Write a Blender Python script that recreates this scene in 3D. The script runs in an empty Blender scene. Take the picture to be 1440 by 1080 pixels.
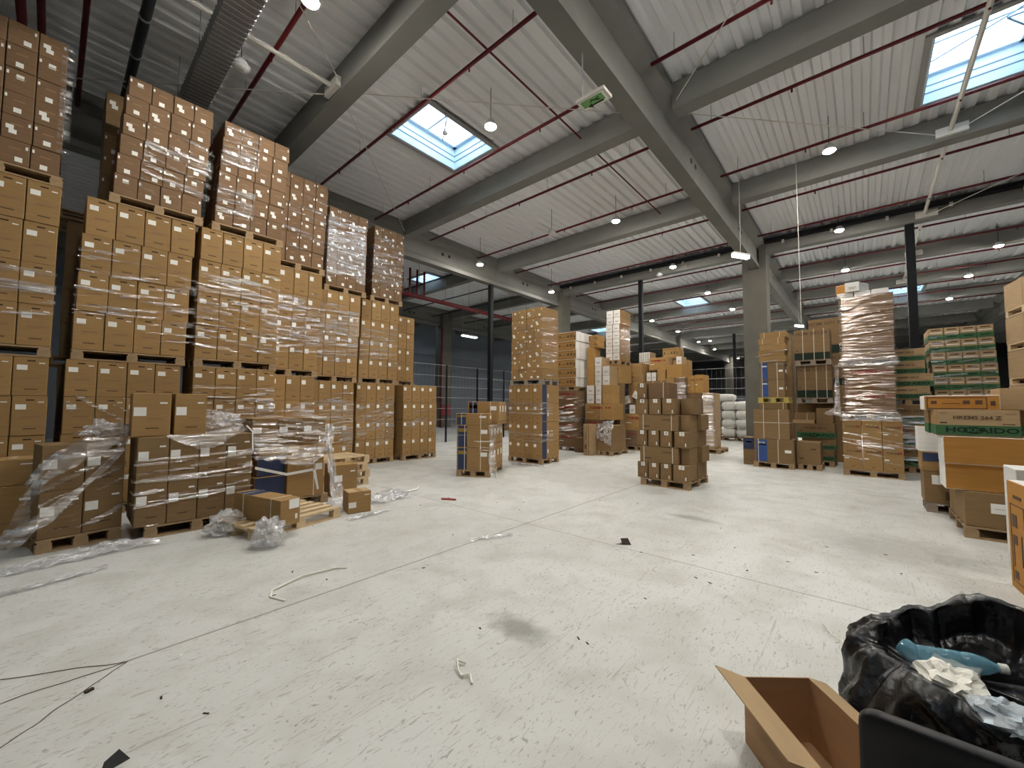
import bpy, bmesh, math, random
from mathutils import Vector, Matrix, noise
from math import radians as RAD, sin, cos, pi

random.seed(11)
S = bpy.context.scene
COL = S.collection

# ------------------------------------------------------------------ camera
cam_data = bpy.data.cameras.new('camera')
cam_data.sensor_fit = 'HORIZONTAL'
cam_data.sensor_width = 36.0
cam_data.lens = 36.0 * 567.0 / 1440.0
cam_data.clip_start = 0.05
cam_data.clip_end = 300
cam = bpy.data.objects.new('camera', cam_data)
COL.objects.link(cam)
_pt, _rl, _yw = RAD(2.985), RAD(0.289), RAD(41.08)
_fw = Vector((cos(_yw) * cos(_pt), sin(_yw) * cos(_pt), sin(_pt)))
_rt = Vector((sin(_yw), -cos(_yw), 0))
_up = _rt.cross(_fw)
_r2 = _rt * cos(_rl) + _up * sin(_rl)
_u2 = _up * cos(_rl) - _rt * sin(_rl)
cam.matrix_world = Matrix(((_r2.x, _u2.x, -_fw.x, 0), (_r2.y, _u2.y, -_fw.y, 0), (_r2.z, _u2.z, -_fw.z, 1.6), (0, 0, 0, 1)))
S.camera = cam

# ------------------------------------------------------------------ sky, exposure
W = bpy.data.worlds.new('overcast_sky')
S.world = W
W.use_nodes = True
_bg = W.node_tree.nodes['Background']
_bg.inputs[0].default_value = (0.74, 0.88, 1.0, 1)
_bg.inputs[1].default_value = 6.0
S.view_settings.view_transform = 'Standard'
S.view_settings.look = 'None'
S.view_settings.gamma = 1.0
S.view_settings.use_curve_mapping = False
S.view_settings.exposure = 0.2
S.cycles.max_bounces = 8
S.cycles.diffuse_bounces = 4
S.cycles.glossy_bounces = 3
S.cycles.transparent_max_bounces = 12
S.cycles.transmission_bounces = 4
S.cycles.caustics_reflective = False
S.cycles.caustics_refractive = False
S.cycles.sample_clamp_indirect = 6.0
LAMP_STRENGTH = 900.0

# ------------------------------------------------------------------ materials
def new_mat(name):
    m = bpy.data.materials.new(name)
    m.use_nodes = True
    return m, m.node_tree.nodes, m.node_tree.links

def bsdf_of(m):
    return m.node_tree.nodes['Principled BSDF']

def plain(name, rgb, rough=0.6, metal=0.0, spec=0.4, nscale=0.0, namt=0.0, bump=0.0, coat=0.0):
    """colour broken up by soft procedural noise"""
    m, N, L = new_mat(name)
    b = bsdf_of(m)
    b.inputs['Roughness'].default_value = rough
    b.inputs['Metallic'].default_value = metal
    b.inputs['Specular IOR Level'].default_value = spec
    if coat:
        b.inputs['Coat Weight'].default_value = coat
        b.inputs['Coat Roughness'].default_value = 0.2
    b.inputs['Base Color'].default_value = (*rgb, 1)
    if nscale:
        tc = N.new('ShaderNodeTexCoord')
        nz = N.new('ShaderNodeTexNoise'); nz.inputs['Scale'].default_value = nscale; nz.inputs['Detail'].default_value = 5
        L.new(tc.outputs['Object'], nz.inputs['Vector'])
        mx = N.new('ShaderNodeMix'); mx.data_type = 'RGBA'
        mx.inputs['A'].default_value = (*[c * (1 - namt) for c in rgb], 1)
        mx.inputs['B'].default_value = (*[min(1, c * (1 + namt)) for c in rgb], 1)
        L.new(nz.outputs['Fac'], mx.inputs['Factor'])
        L.new(mx.outputs['Result'], b.inputs['Base Color'])
        if bump:
            bp = N.new('ShaderNodeBump'); bp.inputs['Strength'].default_value = bump; bp.inputs['Distance'].default_value = 0.02
            L.new(nz.outputs['Fac'], bp.inputs['Height']); L.new(bp.outputs['Normal'], b.inputs['Normal'])
    return m

def card(name, rgb, rough=0.72, coat=0.0):
    """kraft board: fibre noise, faint flutes, a tint of its own for every box"""
    m, N, L = new_mat(name)
    b = bsdf_of(m)
    b.inputs['Roughness'].default_value = rough
    b.inputs['Specular IOR Level'].default_value = 0.25
    if coat:
        b.inputs['Coat Weight'].default_value = coat
        b.inputs['Coat Roughness'].default_value = 0.22
    tc = N.new('ShaderNodeTexCoord')
    mp = N.new('ShaderNodeMapping'); mp.inputs['Scale'].default_value = (2.0, 2.0, 14.0)
    nz = N.new('ShaderNodeTexNoise'); nz.inputs['Scale'].default_value = 1.6; nz.inputs['Detail'].default_value = 4
    L.new(tc.outputs['Object'], mp.inputs['Vector']); L.new(mp.outputs['Vector'], nz.inputs['Vector'])
    oi = N.new('ShaderNodeObjectInfo')
    mx = N.new('ShaderNodeMix'); mx.data_type = 'RGBA'
    mx.inputs['A'].default_value = (*[c * 0.8 for c in rgb], 1)
    mx.inputs['B'].default_value = (*[min(1, c * 1.18) for c in rgb], 1)
    ad = N.new('ShaderNodeMath'); ad.operation = 'ADD'
    ml = N.new('ShaderNodeMath'); ml.operation = 'MULTIPLY'; ml.inputs[1].default_value = 0.45
    sb = N.new('ShaderNodeMath'); sb.operation = 'SUBTRACT'; sb.inputs[1].default_value = 0.22
    L.new(oi.outputs['Random'], ml.inputs[0]); L.new(ml.outputs[0], sb.inputs[0])
    L.new(nz.outputs['Fac'], ad.inputs[0]); L.new(sb.outputs[0], ad.inputs[1])
    L.new(ad.outputs[0], mx.inputs['Factor']); L.new(mx.outputs['Result'], b.inputs['Base Color'])
    return m

def film_mat(name, base, amp, tint=(1, 1, 1), rough=0.1, scale=(3, 3, 26), white=0.25, bump=0.9):
    """clear stretch film: see-through, with glossy wrinkles that catch the lamps"""
    m, N, L = new_mat(name)
    for n in list(N):
        N.remove(n)
    out = N.new('ShaderNodeOutputMaterial')
    tr = N.new('ShaderNodeBsdfTransparent'); tr.inputs[0].default_value = (0.97, 0.97, 0.98, 1)
    gl = N.new('ShaderNodeBsdfGlossy'); gl.inputs['Roughness'].default_value = rough; gl.inputs[0].default_value = (*tint, 1)
    df = N.new('ShaderNodeBsdfDiffuse'); df.inputs[0].default_value = (0.8, 0.8, 0.82, 1)
    tc = N.new('ShaderNodeTexCoord')
    mp = N.new('ShaderNodeMapping'); mp.inputs['Scale'].default_value = scale
    nz = N.new('ShaderNodeTexNoise'); nz.inputs['Scale'].default_value = 1.0; nz.inputs['Detail'].default_value = 6; nz.inputs['Distortion'].default_value = 0.6
    L.new(tc.outputs['Object'], mp.inputs['Vector']); L.new(mp.outputs['Vector'], nz.inputs['Vector'])
    bp = N.new('ShaderNodeBump'); bp.inputs['Strength'].default_value = bump; bp.inputs['Distance'].default_value = 0.07
    L.new(nz.outputs['Fac'], bp.inputs['Height']); L.new(bp.outputs['Normal'], gl.inputs['Normal'])
    rp = N.new('ShaderNodeMapRange'); rp.inputs['From Min'].default_value = 0.46; rp.inputs['From Max'].default_value = 0.70
    rp.inputs['To Min'].default_value = base; rp.inputs['To Max'].default_value = base + amp
    L.new(nz.outputs['Fac'], rp.inputs['Value'])
    m1 = N.new('ShaderNodeMixShader'); m1.inputs[0].default_value = white
    L.new(gl.outputs[0], m1.inputs[1]); L.new(df.outputs[0], m1.inputs[2])
    m2 = N.new('ShaderNodeMixShader')
    L.new(rp.outputs[0], m2.inputs[0]); L.new(tr.outputs[0], m2.inputs[1]); L.new(m1.outputs[0], m2.inputs[2])
    L.new(m2.outputs[0], out.inputs[0])
    return m

def emit(name, rgb, strength):
    m, N, L = new_mat(name)
    b = bsdf_of(m)
    b.inputs['Base Color'].default_value = (0.8, 0.8, 0.8, 1)
    b.inputs['Emission Color'].default_value = (*rgb, 1)
    b.inputs['Emission Strength'].default_value = strength
    return m

M = {}
M['kraft'] = card('kraft_board', (0.33, 0.20, 0.08))
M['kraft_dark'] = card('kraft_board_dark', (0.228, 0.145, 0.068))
M['kraft_red'] = card('kraft_board_reddish', (0.195, 0.117, 0.062))
M['kraft_orange'] = card('kraft_board_orange', (0.42, 0.20, 0.045))
M['kraft_amber'] = card('kraft_board_amber', (0.40, 0.225, 0.072))
M['kraft_pale'] = card('kraft_board_pale', (0.40, 0.275, 0.15))
M['kraft_inside'] = card('kraft_board_inside', (0.40, 0.24, 0.125))
M['kraft_toshiba'] = card('kraft_board_golden', (0.40, 0.24, 0.09))
M['white_board'] = card('white_board', (0.74, 0.73, 0.70))
M['paper'] = plain('label_paper', (0.86, 0.85, 0.80), 0.6)
M['ink_brown'] = plain('dark_brown_ink', (0.10, 0.055, 0.03), 0.7)
M['ink_faint'] = plain('faint_brown_ink', (0.27, 0.155, 0.075), 0.7)
M['ink_red'] = plain('dull_red_ink', (0.27, 0.028, 0.02), 0.7)
M['ink_black'] = plain('black_ink', (0.02, 0.02, 0.02), 0.7)
M['ink_green'] = plain('green_print', (0.042, 0.125, 0.048), 0.65, nscale=6, namt=0.2)
M['ink_greendark'] = plain('dark_green_print', (0.005, 0.018, 0.009), 0.65)
M['ink_navy'] = plain('navy_print', (0.025, 0.04, 0.095), 0.6, nscale=8, namt=0.2)
M['ink_blue'] = plain('blue_print', (0.03, 0.075, 0.24), 0.6, nscale=8, namt=0.2)
M['ink_yellow'] = plain('yellow_print', (0.45, 0.30, 0.05), 0.6)
M['hole'] = plain('hand_hole_dark', (0.03, 0.018, 0.01), 0.9)
M['tape'] = plain('packing_tape', (0.44, 0.29, 0.15), 0.25)
M['strap'] = plain('plastic_strap', (0.72, 0.66, 0.54), 0.45)
M['strap_white'] = plain('white_strap', (0.8, 0.8, 0.78), 0.45)
M['wood'] = plain('pallet_wood', (0.34, 0.23, 0.125), 0.8, nscale=9, namt=0.35)
M['wood_pale'] = plain('fresh_pine', (0.58, 0.44, 0.27), 0.8, nscale=9, namt=0.22)
M['wood_grey'] = plain('grey_plank', (0.30, 0.25, 0.2), 0.85, nscale=9, namt=0.35)
M['wood_yellow'] = plain('yellow_plank', (0.46, 0.36, 0.10), 0.8, nscale=9, namt=0.2)
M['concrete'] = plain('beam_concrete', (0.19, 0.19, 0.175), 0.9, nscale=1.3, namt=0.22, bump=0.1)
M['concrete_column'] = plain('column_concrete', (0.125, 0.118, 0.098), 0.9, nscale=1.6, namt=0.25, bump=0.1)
M['deck'] = plain('roof_sheet', (0.78, 0.80, 0.82), 0.5, nscale=0.4, namt=0.06)
M['red'] = plain('red_pipe_paint', (0.115, 0.006, 0.011), 0.4)
M['black_steel'] = plain('black_steel', (0.008, 0.009, 0.011), 0.6, spec=0.15)
M['black_pipe'] = plain('black_pipe_plastic', (0.02, 0.021, 0.026), 0.5)
M['galv'] = plain('galvanised_steel', (0.42, 0.43, 0.45), 0.45, metal=0.6, nscale=14, namt=0.25)
M['mesh_duct'] = plain('grey_perforated_duct', (0.20, 0.20, 0.21), 0.5, metal=0.3, nscale=60, namt=0.4, bump=0.4)
M['white_steel'] = plain('white_painted_steel', (0.62, 0.60, 0.55), 0.5)
M['lamp_body'] = plain('lamp_housing', (0.55, 0.55, 0.55), 0.4)
M['lamp_off'] = plain('unlit_lamp_lens', (0.62, 0.62, 0.6), 0.4)
M['lamp_on'] = emit('lit_led_lens', (1.0, 0.955, 0.875), LAMP_STRENGTH)
M['tube_on'] = emit('lit_emergency_diffuser', (0.92, 0.97, 1.0), 5.0)
M['strip_on'] = emit('lit_strip_diffuser', (0.85, 0.93, 1.0), 9.0)
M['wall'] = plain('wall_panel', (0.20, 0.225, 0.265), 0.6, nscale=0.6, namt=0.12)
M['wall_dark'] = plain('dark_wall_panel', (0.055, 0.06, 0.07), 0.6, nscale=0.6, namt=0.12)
M['curb'] = plain('skylight_curb', (0.62, 0.74, 0.84), 0.35)
M['curb_dark'] = plain('skylight_seam', (0.16, 0.24, 0.31), 0.5)
M['trim'] = plain('skylight_trim', (0.30, 0.295, 0.285), 0.6)
M['sack'] = plain('white_woven_sack', (0.66, 0.65, 0.61), 0.7, nscale=9, namt=0.22, bump=0.3)
M['sign_green'] = plain('exit_sign_green', (0.16, 0.36, 0.12), 0.4)
M['leather'] = plain('black_leatherette', (0.006, 0.006, 0.007), 0.42, spec=0.3, nscale=60, namt=0.2, bump=0.08)
M['bag'] = plain('black_bin_liner', (0.007, 0.007, 0.008), 0.27, spec=0.5, nscale=14, namt=0.3, bump=0.55)
M['tissue'] = plain('crumpled_white_paper', (0.82, 0.80, 0.72), 0.7, nscale=12, namt=0.1, bump=0.4)
M['blue_film'] = film_mat('pale_blue_plastic', 0.55, 0.4, (0.6, 0.85, 1.0), 0.2, (9, 9, 9), 0.55)
M['rope'] = plain('dirty_white_twine', (0.80, 0.77, 0.68), 0.8)
M['rag'] = plain('dark_scrap', (0.045, 0.03, 0.025), 0.8)
M['fire_red'] = plain('fire_cabinet_red', (0.25, 0.03, 0.035), 0.5)
M['film'] = film_mat('stretch_film', 0.11, 0.70, (1, 0.97, 0.94), 0.20, (1.6, 1.6, 22), 0.12, 1.0)
M['film_heavy'] = film_mat('stretch_film_many_layers', 0.20, 0.6, (1, 0.97, 0.95), 0.22, (2, 2, 18))
M['film_crumple'] = film_mat('crumpled_film', 0.36, 0.6, (1, 1, 1), 0.24, (16, 16, 16), 0.34)
M['film_brown'] = film_mat('stretch_film_over_brown', 0.06, 0.5, (1, 0.88, 0.80), 0.2, (1.6, 1.6, 24), 0.04, 1.0)

def bottle_mat():
    m, N, L = new_mat('blue_bottle_plastic')
    b = bsdf_of(m)
    b.inputs['Base Color'].default_value = (0.16, 0.36, 0.47, 1)
    b.inputs['Roughness'].default_value = 0.12
    b.inputs['Alpha'].default_value = 0.55
    return m
M['bottle'] = bottle_mat()

def floor_mat():
    m, N, L = new_mat('power_floated_concrete')
    b = bsdf_of(m)
    tc = N.new('ShaderNodeTexCoord')
    def nz(scale, detail, vec=None, dist=0.0):
        n = N.new('ShaderNodeTexNoise'); n.inputs['Scale'].default_value = scale; n.inputs['Detail'].default_value = detail
        n.inputs['Distortion'].default_value = dist
        L.new(vec or tc.outputs['Object'], n.inputs['Vector']); return n.outputs['Fac']
    def rng(v, a, c, lo=0.0, hi=1.0):
        r = N.new('ShaderNodeMapRange'); r.inputs['From Min'].default_value = a; r.inputs['From Max'].default_value = c
        r.inputs['To Min'].default_value = lo; r.inputs['To Max'].default_value = hi
        L.new(v, r.inputs['Value']); return r.outputs[0]
    def mth(op, a, c=None):
        n = N.new('ShaderNodeMath'); n.operation = op
        for i, v in enumerate((a, c)):
            if v is None: continue
            if isinstance(v, (int, float)): n.inputs[i].default_value = v
            else: L.new(v, n.inputs[i])
        return n.outputs[0]
    def mixc(f, a, c):
        n = N.new('ShaderNodeMix'); n.data_type = 'RGBA'
        L.new(f, n.inputs['Factor'])
        for k, v in (('A', a), ('B', c)):
            if isinstance(v, tuple): n.inputs[k].default_value = (*v, 1)
            else: L.new(v, n.inputs[k])
        return n.outputs['Result']
    big = nz(0.35, 4); mid = nz(2.2, 6, dist=0.5)
    c = mixc(rng(big, 0.35, 0.65), (0.55, 0.55, 0.52), (0.632, 0.635, 0.612))
    c = mixc(rng(mid, 0.45, 0.72, 0, 0.6), c, (0.445, 0.435, 0.39))
    # tyre scuffs: thin streaks that all drift the same way
    def scuff(rot, sc, thr, amt, col, c):
        mp = N.new('ShaderNodeMapping'); mp.inputs['Rotation'].default_value = (0, 0, rot); mp.inputs['Scale'].default_value = sc
        L.new(tc.outputs['Object'], mp.inputs['Vector'])
        n = nz(1.0, 4, mp.outputs['Vector'], 2.4)
        return mixc(rng(n, thr, thr + 0.06, 0, amt), c, col)
    c = scuff(0.35, (5, 22, 1), 0.62, 0.6, (0.33, 0.315, 0.275), c)
    c = scuff(-0.9, (7, 26, 1), 0.63, 0.65, (0.30, 0.285, 0.25), c)
    c = scuff(1.3, (11, 24, 1), 0.64, 0.7, (0.25, 0.235, 0.205), c)
    c = scuff(0.2, (16, 26, 1), 0.68, 0.85, (0.18, 0.165, 0.14), c)
    c = scuff(0.75, (1.2, 30, 1), 0.65, 0.6, (0.34, 0.325, 0.285), c)
    sx = N.new('ShaderNodeSeparateXYZ'); L.new(tc.outputs['Object'], sx.inputs[0])
    X, Y = sx.outputs[0], sx.outputs[1]
    # saw-cut joints
    jit = mth('MULTIPLY', mth('SUBTRACT', nz(3.0, 3), 0.5), 0.02)
    for v, at, w in ((Y, 3.495, 0.009), (X, 4.32, 0.006), (X, 9.9, 0.008), (X, 15.5, 0.012), (Y, 9.3, 0.008), (Y, -2.3, 0.007)):
        d = mth('ABSOLUTE', mth('ADD', mth('SUBTRACT', v, at), jit))
        f_ = rng(d, w * 0.6, w * 1.6, 0.8, 0.0)
        if at == 3.495: f_ = mth('MULTIPLY', f_, mth('GREATER_THAN', X, 0.39))
        c = mixc(f_, c, (0.21, 0.19, 0.16))
    # old oil patch, soft shadow painted into the colour, wide faint patch; blotchy rims
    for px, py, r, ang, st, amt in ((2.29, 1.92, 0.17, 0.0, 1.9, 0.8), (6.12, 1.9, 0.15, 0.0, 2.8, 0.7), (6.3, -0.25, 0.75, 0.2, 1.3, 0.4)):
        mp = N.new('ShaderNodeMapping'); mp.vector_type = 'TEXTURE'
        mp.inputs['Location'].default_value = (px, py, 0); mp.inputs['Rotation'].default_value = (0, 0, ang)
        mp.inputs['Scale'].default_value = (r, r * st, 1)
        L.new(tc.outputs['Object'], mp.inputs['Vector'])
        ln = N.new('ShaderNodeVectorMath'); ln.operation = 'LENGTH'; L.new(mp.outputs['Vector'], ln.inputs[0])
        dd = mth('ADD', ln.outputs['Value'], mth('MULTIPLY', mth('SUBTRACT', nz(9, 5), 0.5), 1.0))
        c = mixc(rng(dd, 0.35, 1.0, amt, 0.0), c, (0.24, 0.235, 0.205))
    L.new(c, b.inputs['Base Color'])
    L.new(rng(mid, 0.3, 0.7, 0.42, 0.62), b.inputs['Roughness'])
    b.inputs['Specular IOR Level'].default_value = 0.3
    bp = N.new('ShaderNodeBump'); bp.inputs['Strength'].default_value = 0.12; bp.inputs['Distance'].default_value = 0.01
    L.new(mid, bp.inputs['Height']); L.new(bp.outputs['Normal'], b.inputs['Normal'])
    return m
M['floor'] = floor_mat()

# ------------------------------------------------------------------ mesh helpers
_C = {}
def cached(key, fn):
    if key not in _C:
        _C[key] = fn()
    return _C[key]

class MB:
    def __init__(s):
        s.v, s.f, s.m = [], [], []
    def poly(s, pts, m=0):
        n = len(s.v); s.v += [tuple(p) for p in pts]; s.f.append(tuple(range(n, n + len(pts)))); s.m.append(m); return s
    def bx(s, x0, x1, y0, y1, z0, z1, m=0):
        n = len(s.v)
        s.v += [(x0, y0, z0), (x1, y0, z0), (x1, y1, z0), (x0, y1, z0), (x0, y0, z1), (x1, y0, z1), (x1, y1, z1), (x0, y1, z1)]
        s.f += [(n, n + 3, n + 2, n + 1), (n + 4, n + 5, n + 6, n + 7), (n, n + 1, n + 5, n + 4), (n + 1, n + 2, n + 6, n + 5), (n + 2, n + 3, n + 7, n + 6), (n + 3, n, n + 4, n + 7)]
        s.m += [m] * 6
        return s
    def cyl(s, a, b, r, n=10, m=0, r2=None):
        a, b = Vector(a), Vector(b); d = (b - a).normalized()
        t = Vector((0, 0, 1)) if abs(d.z) < 0.9 else Vector((1, 0, 0))
        u = d.cross(t).normalized(); w = d.cross(u); r2 = r if r2 is None else r2
        k = len(s.v)
        for c, rr in ((a, r), (b, r2)):
            for i in range(n):
                q = 2 * pi * i / n
                s.v.append(tuple(c + u * (rr * cos(q)) + w * (rr * sin(q))))
        for i in range(n):
            j = (i + 1) % n
            s.f.append((k + i, k + n + i, k + n + j, k + j)); s.m.append(m)
        s.f.append(tuple(range(k, k + n))); s.f.append(tuple(range(k + 2 * n - 1, k + n - 1, -1))); s.m += [m, m]
        return s
    def tube(s, pts, r, n=6, m=0):
        for a, b in zip(pts, pts[1:]):
            s.cyl(a, b, r, n, m)
        return s
    def lathe(s, prof, n=16, m=0, c=(0, 0, 0)):
        k = len(s.v)
        for r, z in prof:
            for i in range(n):
                q = 2 * pi * i / n
                s.v.append((c[0] + r * cos(q), c[1] + r * sin(q), c[2] + z))
        for j in range(len(prof) - 1):
            for i in range(n):
                i2 = (i + 1) % n
                s.f.append((k + j * n + i, k + j * n + i2, k + (j + 1) * n + i2, k + (j + 1) * n + i)); s.m.append(m)
        s.f.append(tuple(k + n - 1 - i for i in range(n))); s.m.append(m)
        s.f.append(tuple(k + (len(prof) - 1) * n + i for i in range(n))); s.m.append(m)
        return s
    def mesh(s, name, mats, smooth=False):
        me = bpy.data.meshes.new(name)
        me.from_pydata(s.v, [], s.f)
        for mt in (mats if isinstance(mats, (list, tuple)) else [mats]):
            me.materials.append(mt)
        me.polygons.foreach_set('material_index', s.m)
        if smooth:
            me.polygons.foreach_set('use_smooth', [True] * len(s.f))
        me.update()
        return me

def put(name, data, parent=None, loc=(0, 0, 0), rz=0.0, mat4=None):
    o = bpy.data.objects.new(name, data)
    COL.objects.link(o)
    if parent is not None:
        o.parent = parent
    if mat4 is not None:
        o.matrix_local = mat4
    else:
        o.location = loc
        o.rotation_euler = (0, 0, rz)
    return o

def tag(o, label=None, cat=None, group=None, kind=None):
    if label: o['label'] = label
    if cat: o['category'] = cat
    if group: o['group'] = group
    if kind: o['kind'] = kind
    return o

def struct(name, mb, mats, label, cat, smooth=False, loc=(0, 0, 0)):
    me = mb.mesh(name, mats, smooth) if isinstance(mb, MB) else mb
    return tag(put(name, me, loc=loc), label, cat, kind='structure')

def single(name, mb, mats, label, cat, group=None, smooth=False, loc=(0, 0, 0), rz=0.0):
    me = mb.mesh(name, mats, smooth) if isinstance(mb, MB) else mb
    return tag(put(name, me, loc=loc, rz=rz), label, cat, group)

ORD = ['first', 'second', 'third', 'fourth', 'fifth', 'sixth', 'seventh', 'eighth', 'ninth', 'tenth', 'eleventh', 'twelfth']

# ------------------------------------------------------------------ building shell
XA, XB, YA, YB, ZD = -13.0, 66.0, -12.0, 27.0, 8.4
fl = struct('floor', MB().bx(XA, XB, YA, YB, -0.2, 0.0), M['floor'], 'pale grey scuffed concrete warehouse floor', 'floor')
def wall(name, x0, x1, y0, y1, mat, label):
    mb = MB().bx(x0, x1, y0, y1, 0, 9.2)
    return struct(name, mb, mat, label, 'wall')
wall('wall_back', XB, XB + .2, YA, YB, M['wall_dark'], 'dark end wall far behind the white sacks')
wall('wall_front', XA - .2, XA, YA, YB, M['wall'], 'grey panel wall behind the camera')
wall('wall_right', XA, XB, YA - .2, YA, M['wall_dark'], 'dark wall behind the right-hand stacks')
lw = MB().bx(XA, XB, YB, YB + .2, 0, 9.2)
for k in range(8):
    lw.bx(XA, XB, YB - .03, YB, 0.2 + k * 1.1, 0.2 + k * 1.1 + 1.03)
struct('wall_left', lw, M['wall'], 'blue-grey horizontally ribbed panel wall beyond the mesh fence', 'wall')

# skylights: x0, x1, y0, y1 (edges fall on the sheet ribs)
PITCH = 0.30
SKY = [(5.35, 7.40, 7.2, 8.7), (10.42, 12.58, -2.7, -1.2), (26.3, 28.4, 7.5, 9.0), (31.3, 33.4, -2.7, -1.2),
       (12.6, 14.7, 16.8, 18.3), (31.6, 33.7, 16.8, 18.3), (16.0, 18.1, 23.4, 24.9), (-5.2, -3.1, -2.7, -1.2), (-5.2, -3.1, 7.5, 9.0)]
deck = MB()
xs = sorted({XA, XB, *[s[0] for s in SKY], *[s[1] for s in SKY]})
prof = [(0.0, 0.0), (0.11, 0.0), (0.145, 0.075), (0.265, 0.075), (0.30, 0.0)]
ny = int(round((YB - YA) / PITCH))
for xa, xb in zip(xs, xs[1:]):
    for k in range(ny):
        y0 = YA + k * PITCH
        if any(s[0] <= xa + .01 and xb - .01 <= s[1] and s[2] - .01 <= y0 and y0 + PITCH <= s[3] + .01 for s in SKY):
            continue
        for (a, za), (b, zb) in zip(prof, prof[1:]):
            deck.poly([(xa, y0 + a, ZD + za), (xa, y0 + b, ZD + zb), (xb, y0 + b, ZD + zb), (xb, y0 + a, ZD + za)])
# weather skin above, with the same openings
for xa, xb in zip(xs, xs[1:]):
    cuts = sorted([(s[2], s[3]) for s in SKY if s[0] <= xa + .01 and xb - .01 <= s[1]])
    y = YA
    for c0, c1 in cuts + [(YB, YB)]:
        if c0 > y:
            deck.poly([(xa, y, ZD + .2), (xa, c0, ZD + .2), (xb, c0, ZD + .2), (xb, y, ZD + .2)])
        y = c1
struct('ceiling', deck, M['deck'], 'pale ribbed steel roof sheets', 'ceiling')

SKYNAMES = ['open-vented skylight nearest the camera, above the green exit sign', 'skylight at the top right corner of the photo', 'skylight far back between the middle beams',
            'skylight just right of the tall wrapped tower', 'skylight left of the fence posts, beyond the left girder', 'skylight above the orange and white cartons', 'skylight deep in the dark left bay',
            'skylight over the floor behind the viewer', 'skylight over the left stacks behind the viewer']
for i, (x0, x1, y0, y1) in enumerate(SKY):
    t = tag(put('window_%d' % (i + 1), None, loc=((x0 + x1) / 2, (y0 + y1) / 2, ZD)), SKYNAMES[i], 'skylight', 'roof skylights', 'structure')
    w, d, hh = (x1 - x0) / 2, (y1 - y0) / 2, 0.62
    mb = MB()
    mb.bx(-w - .04, w + .04, -d - .04, -d, -0.03, hh); mb.bx(-w - .04, w + .04, d, d + .04, -0.03, hh)
    mb.bx(-w - .04, -w, -d, d, -0.03, hh); mb.bx(w, w + .04, -d, d, -0.03, hh)
    put('curb', mb.mesh('skylight_curb', M['curb']), t)
    mb = MB()
    for z in (0.18, 0.34):
        mb.bx(-w, w, -d, -d + .012, z, z + .02); mb.bx(-w, w, d - .012, d, z, z + .02)
        mb.bx(-w, -w + .012, -d, d, z, z + .02); mb.bx(w - .012, w, -d, d, z, z + .02)
    put('seam', mb.mesh('skylight_seams', M['curb_dark']), t)
    mb = MB()
    for a, b, c, e in ((-w - .14, w + .14, -d - .14, -d - .04), (-w - .14, w + .14, d + .04, d + .14), (-w - .14, -w - .04, -d - .04, d + .04), (w + .04, w + .14, -d - .04, d + .04)):
        mb.bx(a, b, c, e, -0.05, 0.0)
    put('trim', mb.mesh('skylight_trim', M['trim']), t)
    mb = MB()
    mb.bx(-w, w, -d, -d + .1, hh - .06, hh); mb.bx(-w, w, d - .1, d, hh - .06, hh); mb.bx(-w, -w + .1, -d, d, hh - .06, hh); mb.bx(w - .1, w, -d, d, hh - .06, hh)
    mb.bx(-.025, .025, -d + .1, d - .1, hh - .05, hh - .01)
    put('sash', mb.mesh('skylight_sash', M['curb']), t)
    g, N_, L_ = new_mat('skylight_dome_%d' % i) if i == 0 else (M['dome'], None, None)
    if i == 0:
        for n in list(N_): N_.remove(n)
        o_ = N_.new('ShaderNodeOutputMaterial'); tr = N_.new('ShaderNodeBsdfTransparent'); tr.inputs[0].default_value = (0.93, 0.97, 1, 1)
        gl = N_.new('ShaderNodeBsdfGlossy'); gl.inputs['Roughness'].default_value = 0.05
        mx = N_.new('ShaderNodeMixShader'); mx.inputs[0].default_value = 0.06
        L_.new(tr.outputs[0], mx.inputs[1]); L_.new(gl.outputs[0], mx.inputs[2]); L_.new(mx.outputs[0], o_.inputs[0])
        M['dome'] = g
    put('pane', MB().bx(-w - .04, w + .04, -d - .04, d + .04, hh + .005, hh + .03).mesh('skylight_pane', M['dome']), t)
    if i in (0, 1, 3):
        # opener: two arms folding from the long side to the sash
        mb = MB()
        mb.tube([(-.35, -d + .03, .25), (.0, -d + .45, .5), (.35, -d + .03, .25)], .018, 6)
        mb.tube([(-.75, -d + .05, .3), (-.15, -d + .38, .47), (.5, d - .1, .52)], .014, 6)
        mb.bx(-.06, .06, -d + .01, -d + .09, .18, .34)
        put('opener_arm', mb.mesh('opener_arms', M['curb_dark']), t)
    if i < 4:
        pl = bpy.data.lights.new('skylight_daylight_portal', 'AREA')
        pl.shape = 'RECTANGLE'; pl.size = 2 * w; pl.size_y = 2 * d
        pl.cycles.is_portal = True
        put('daylight_portal', pl, t, (0, 0, hh + .04))

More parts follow.
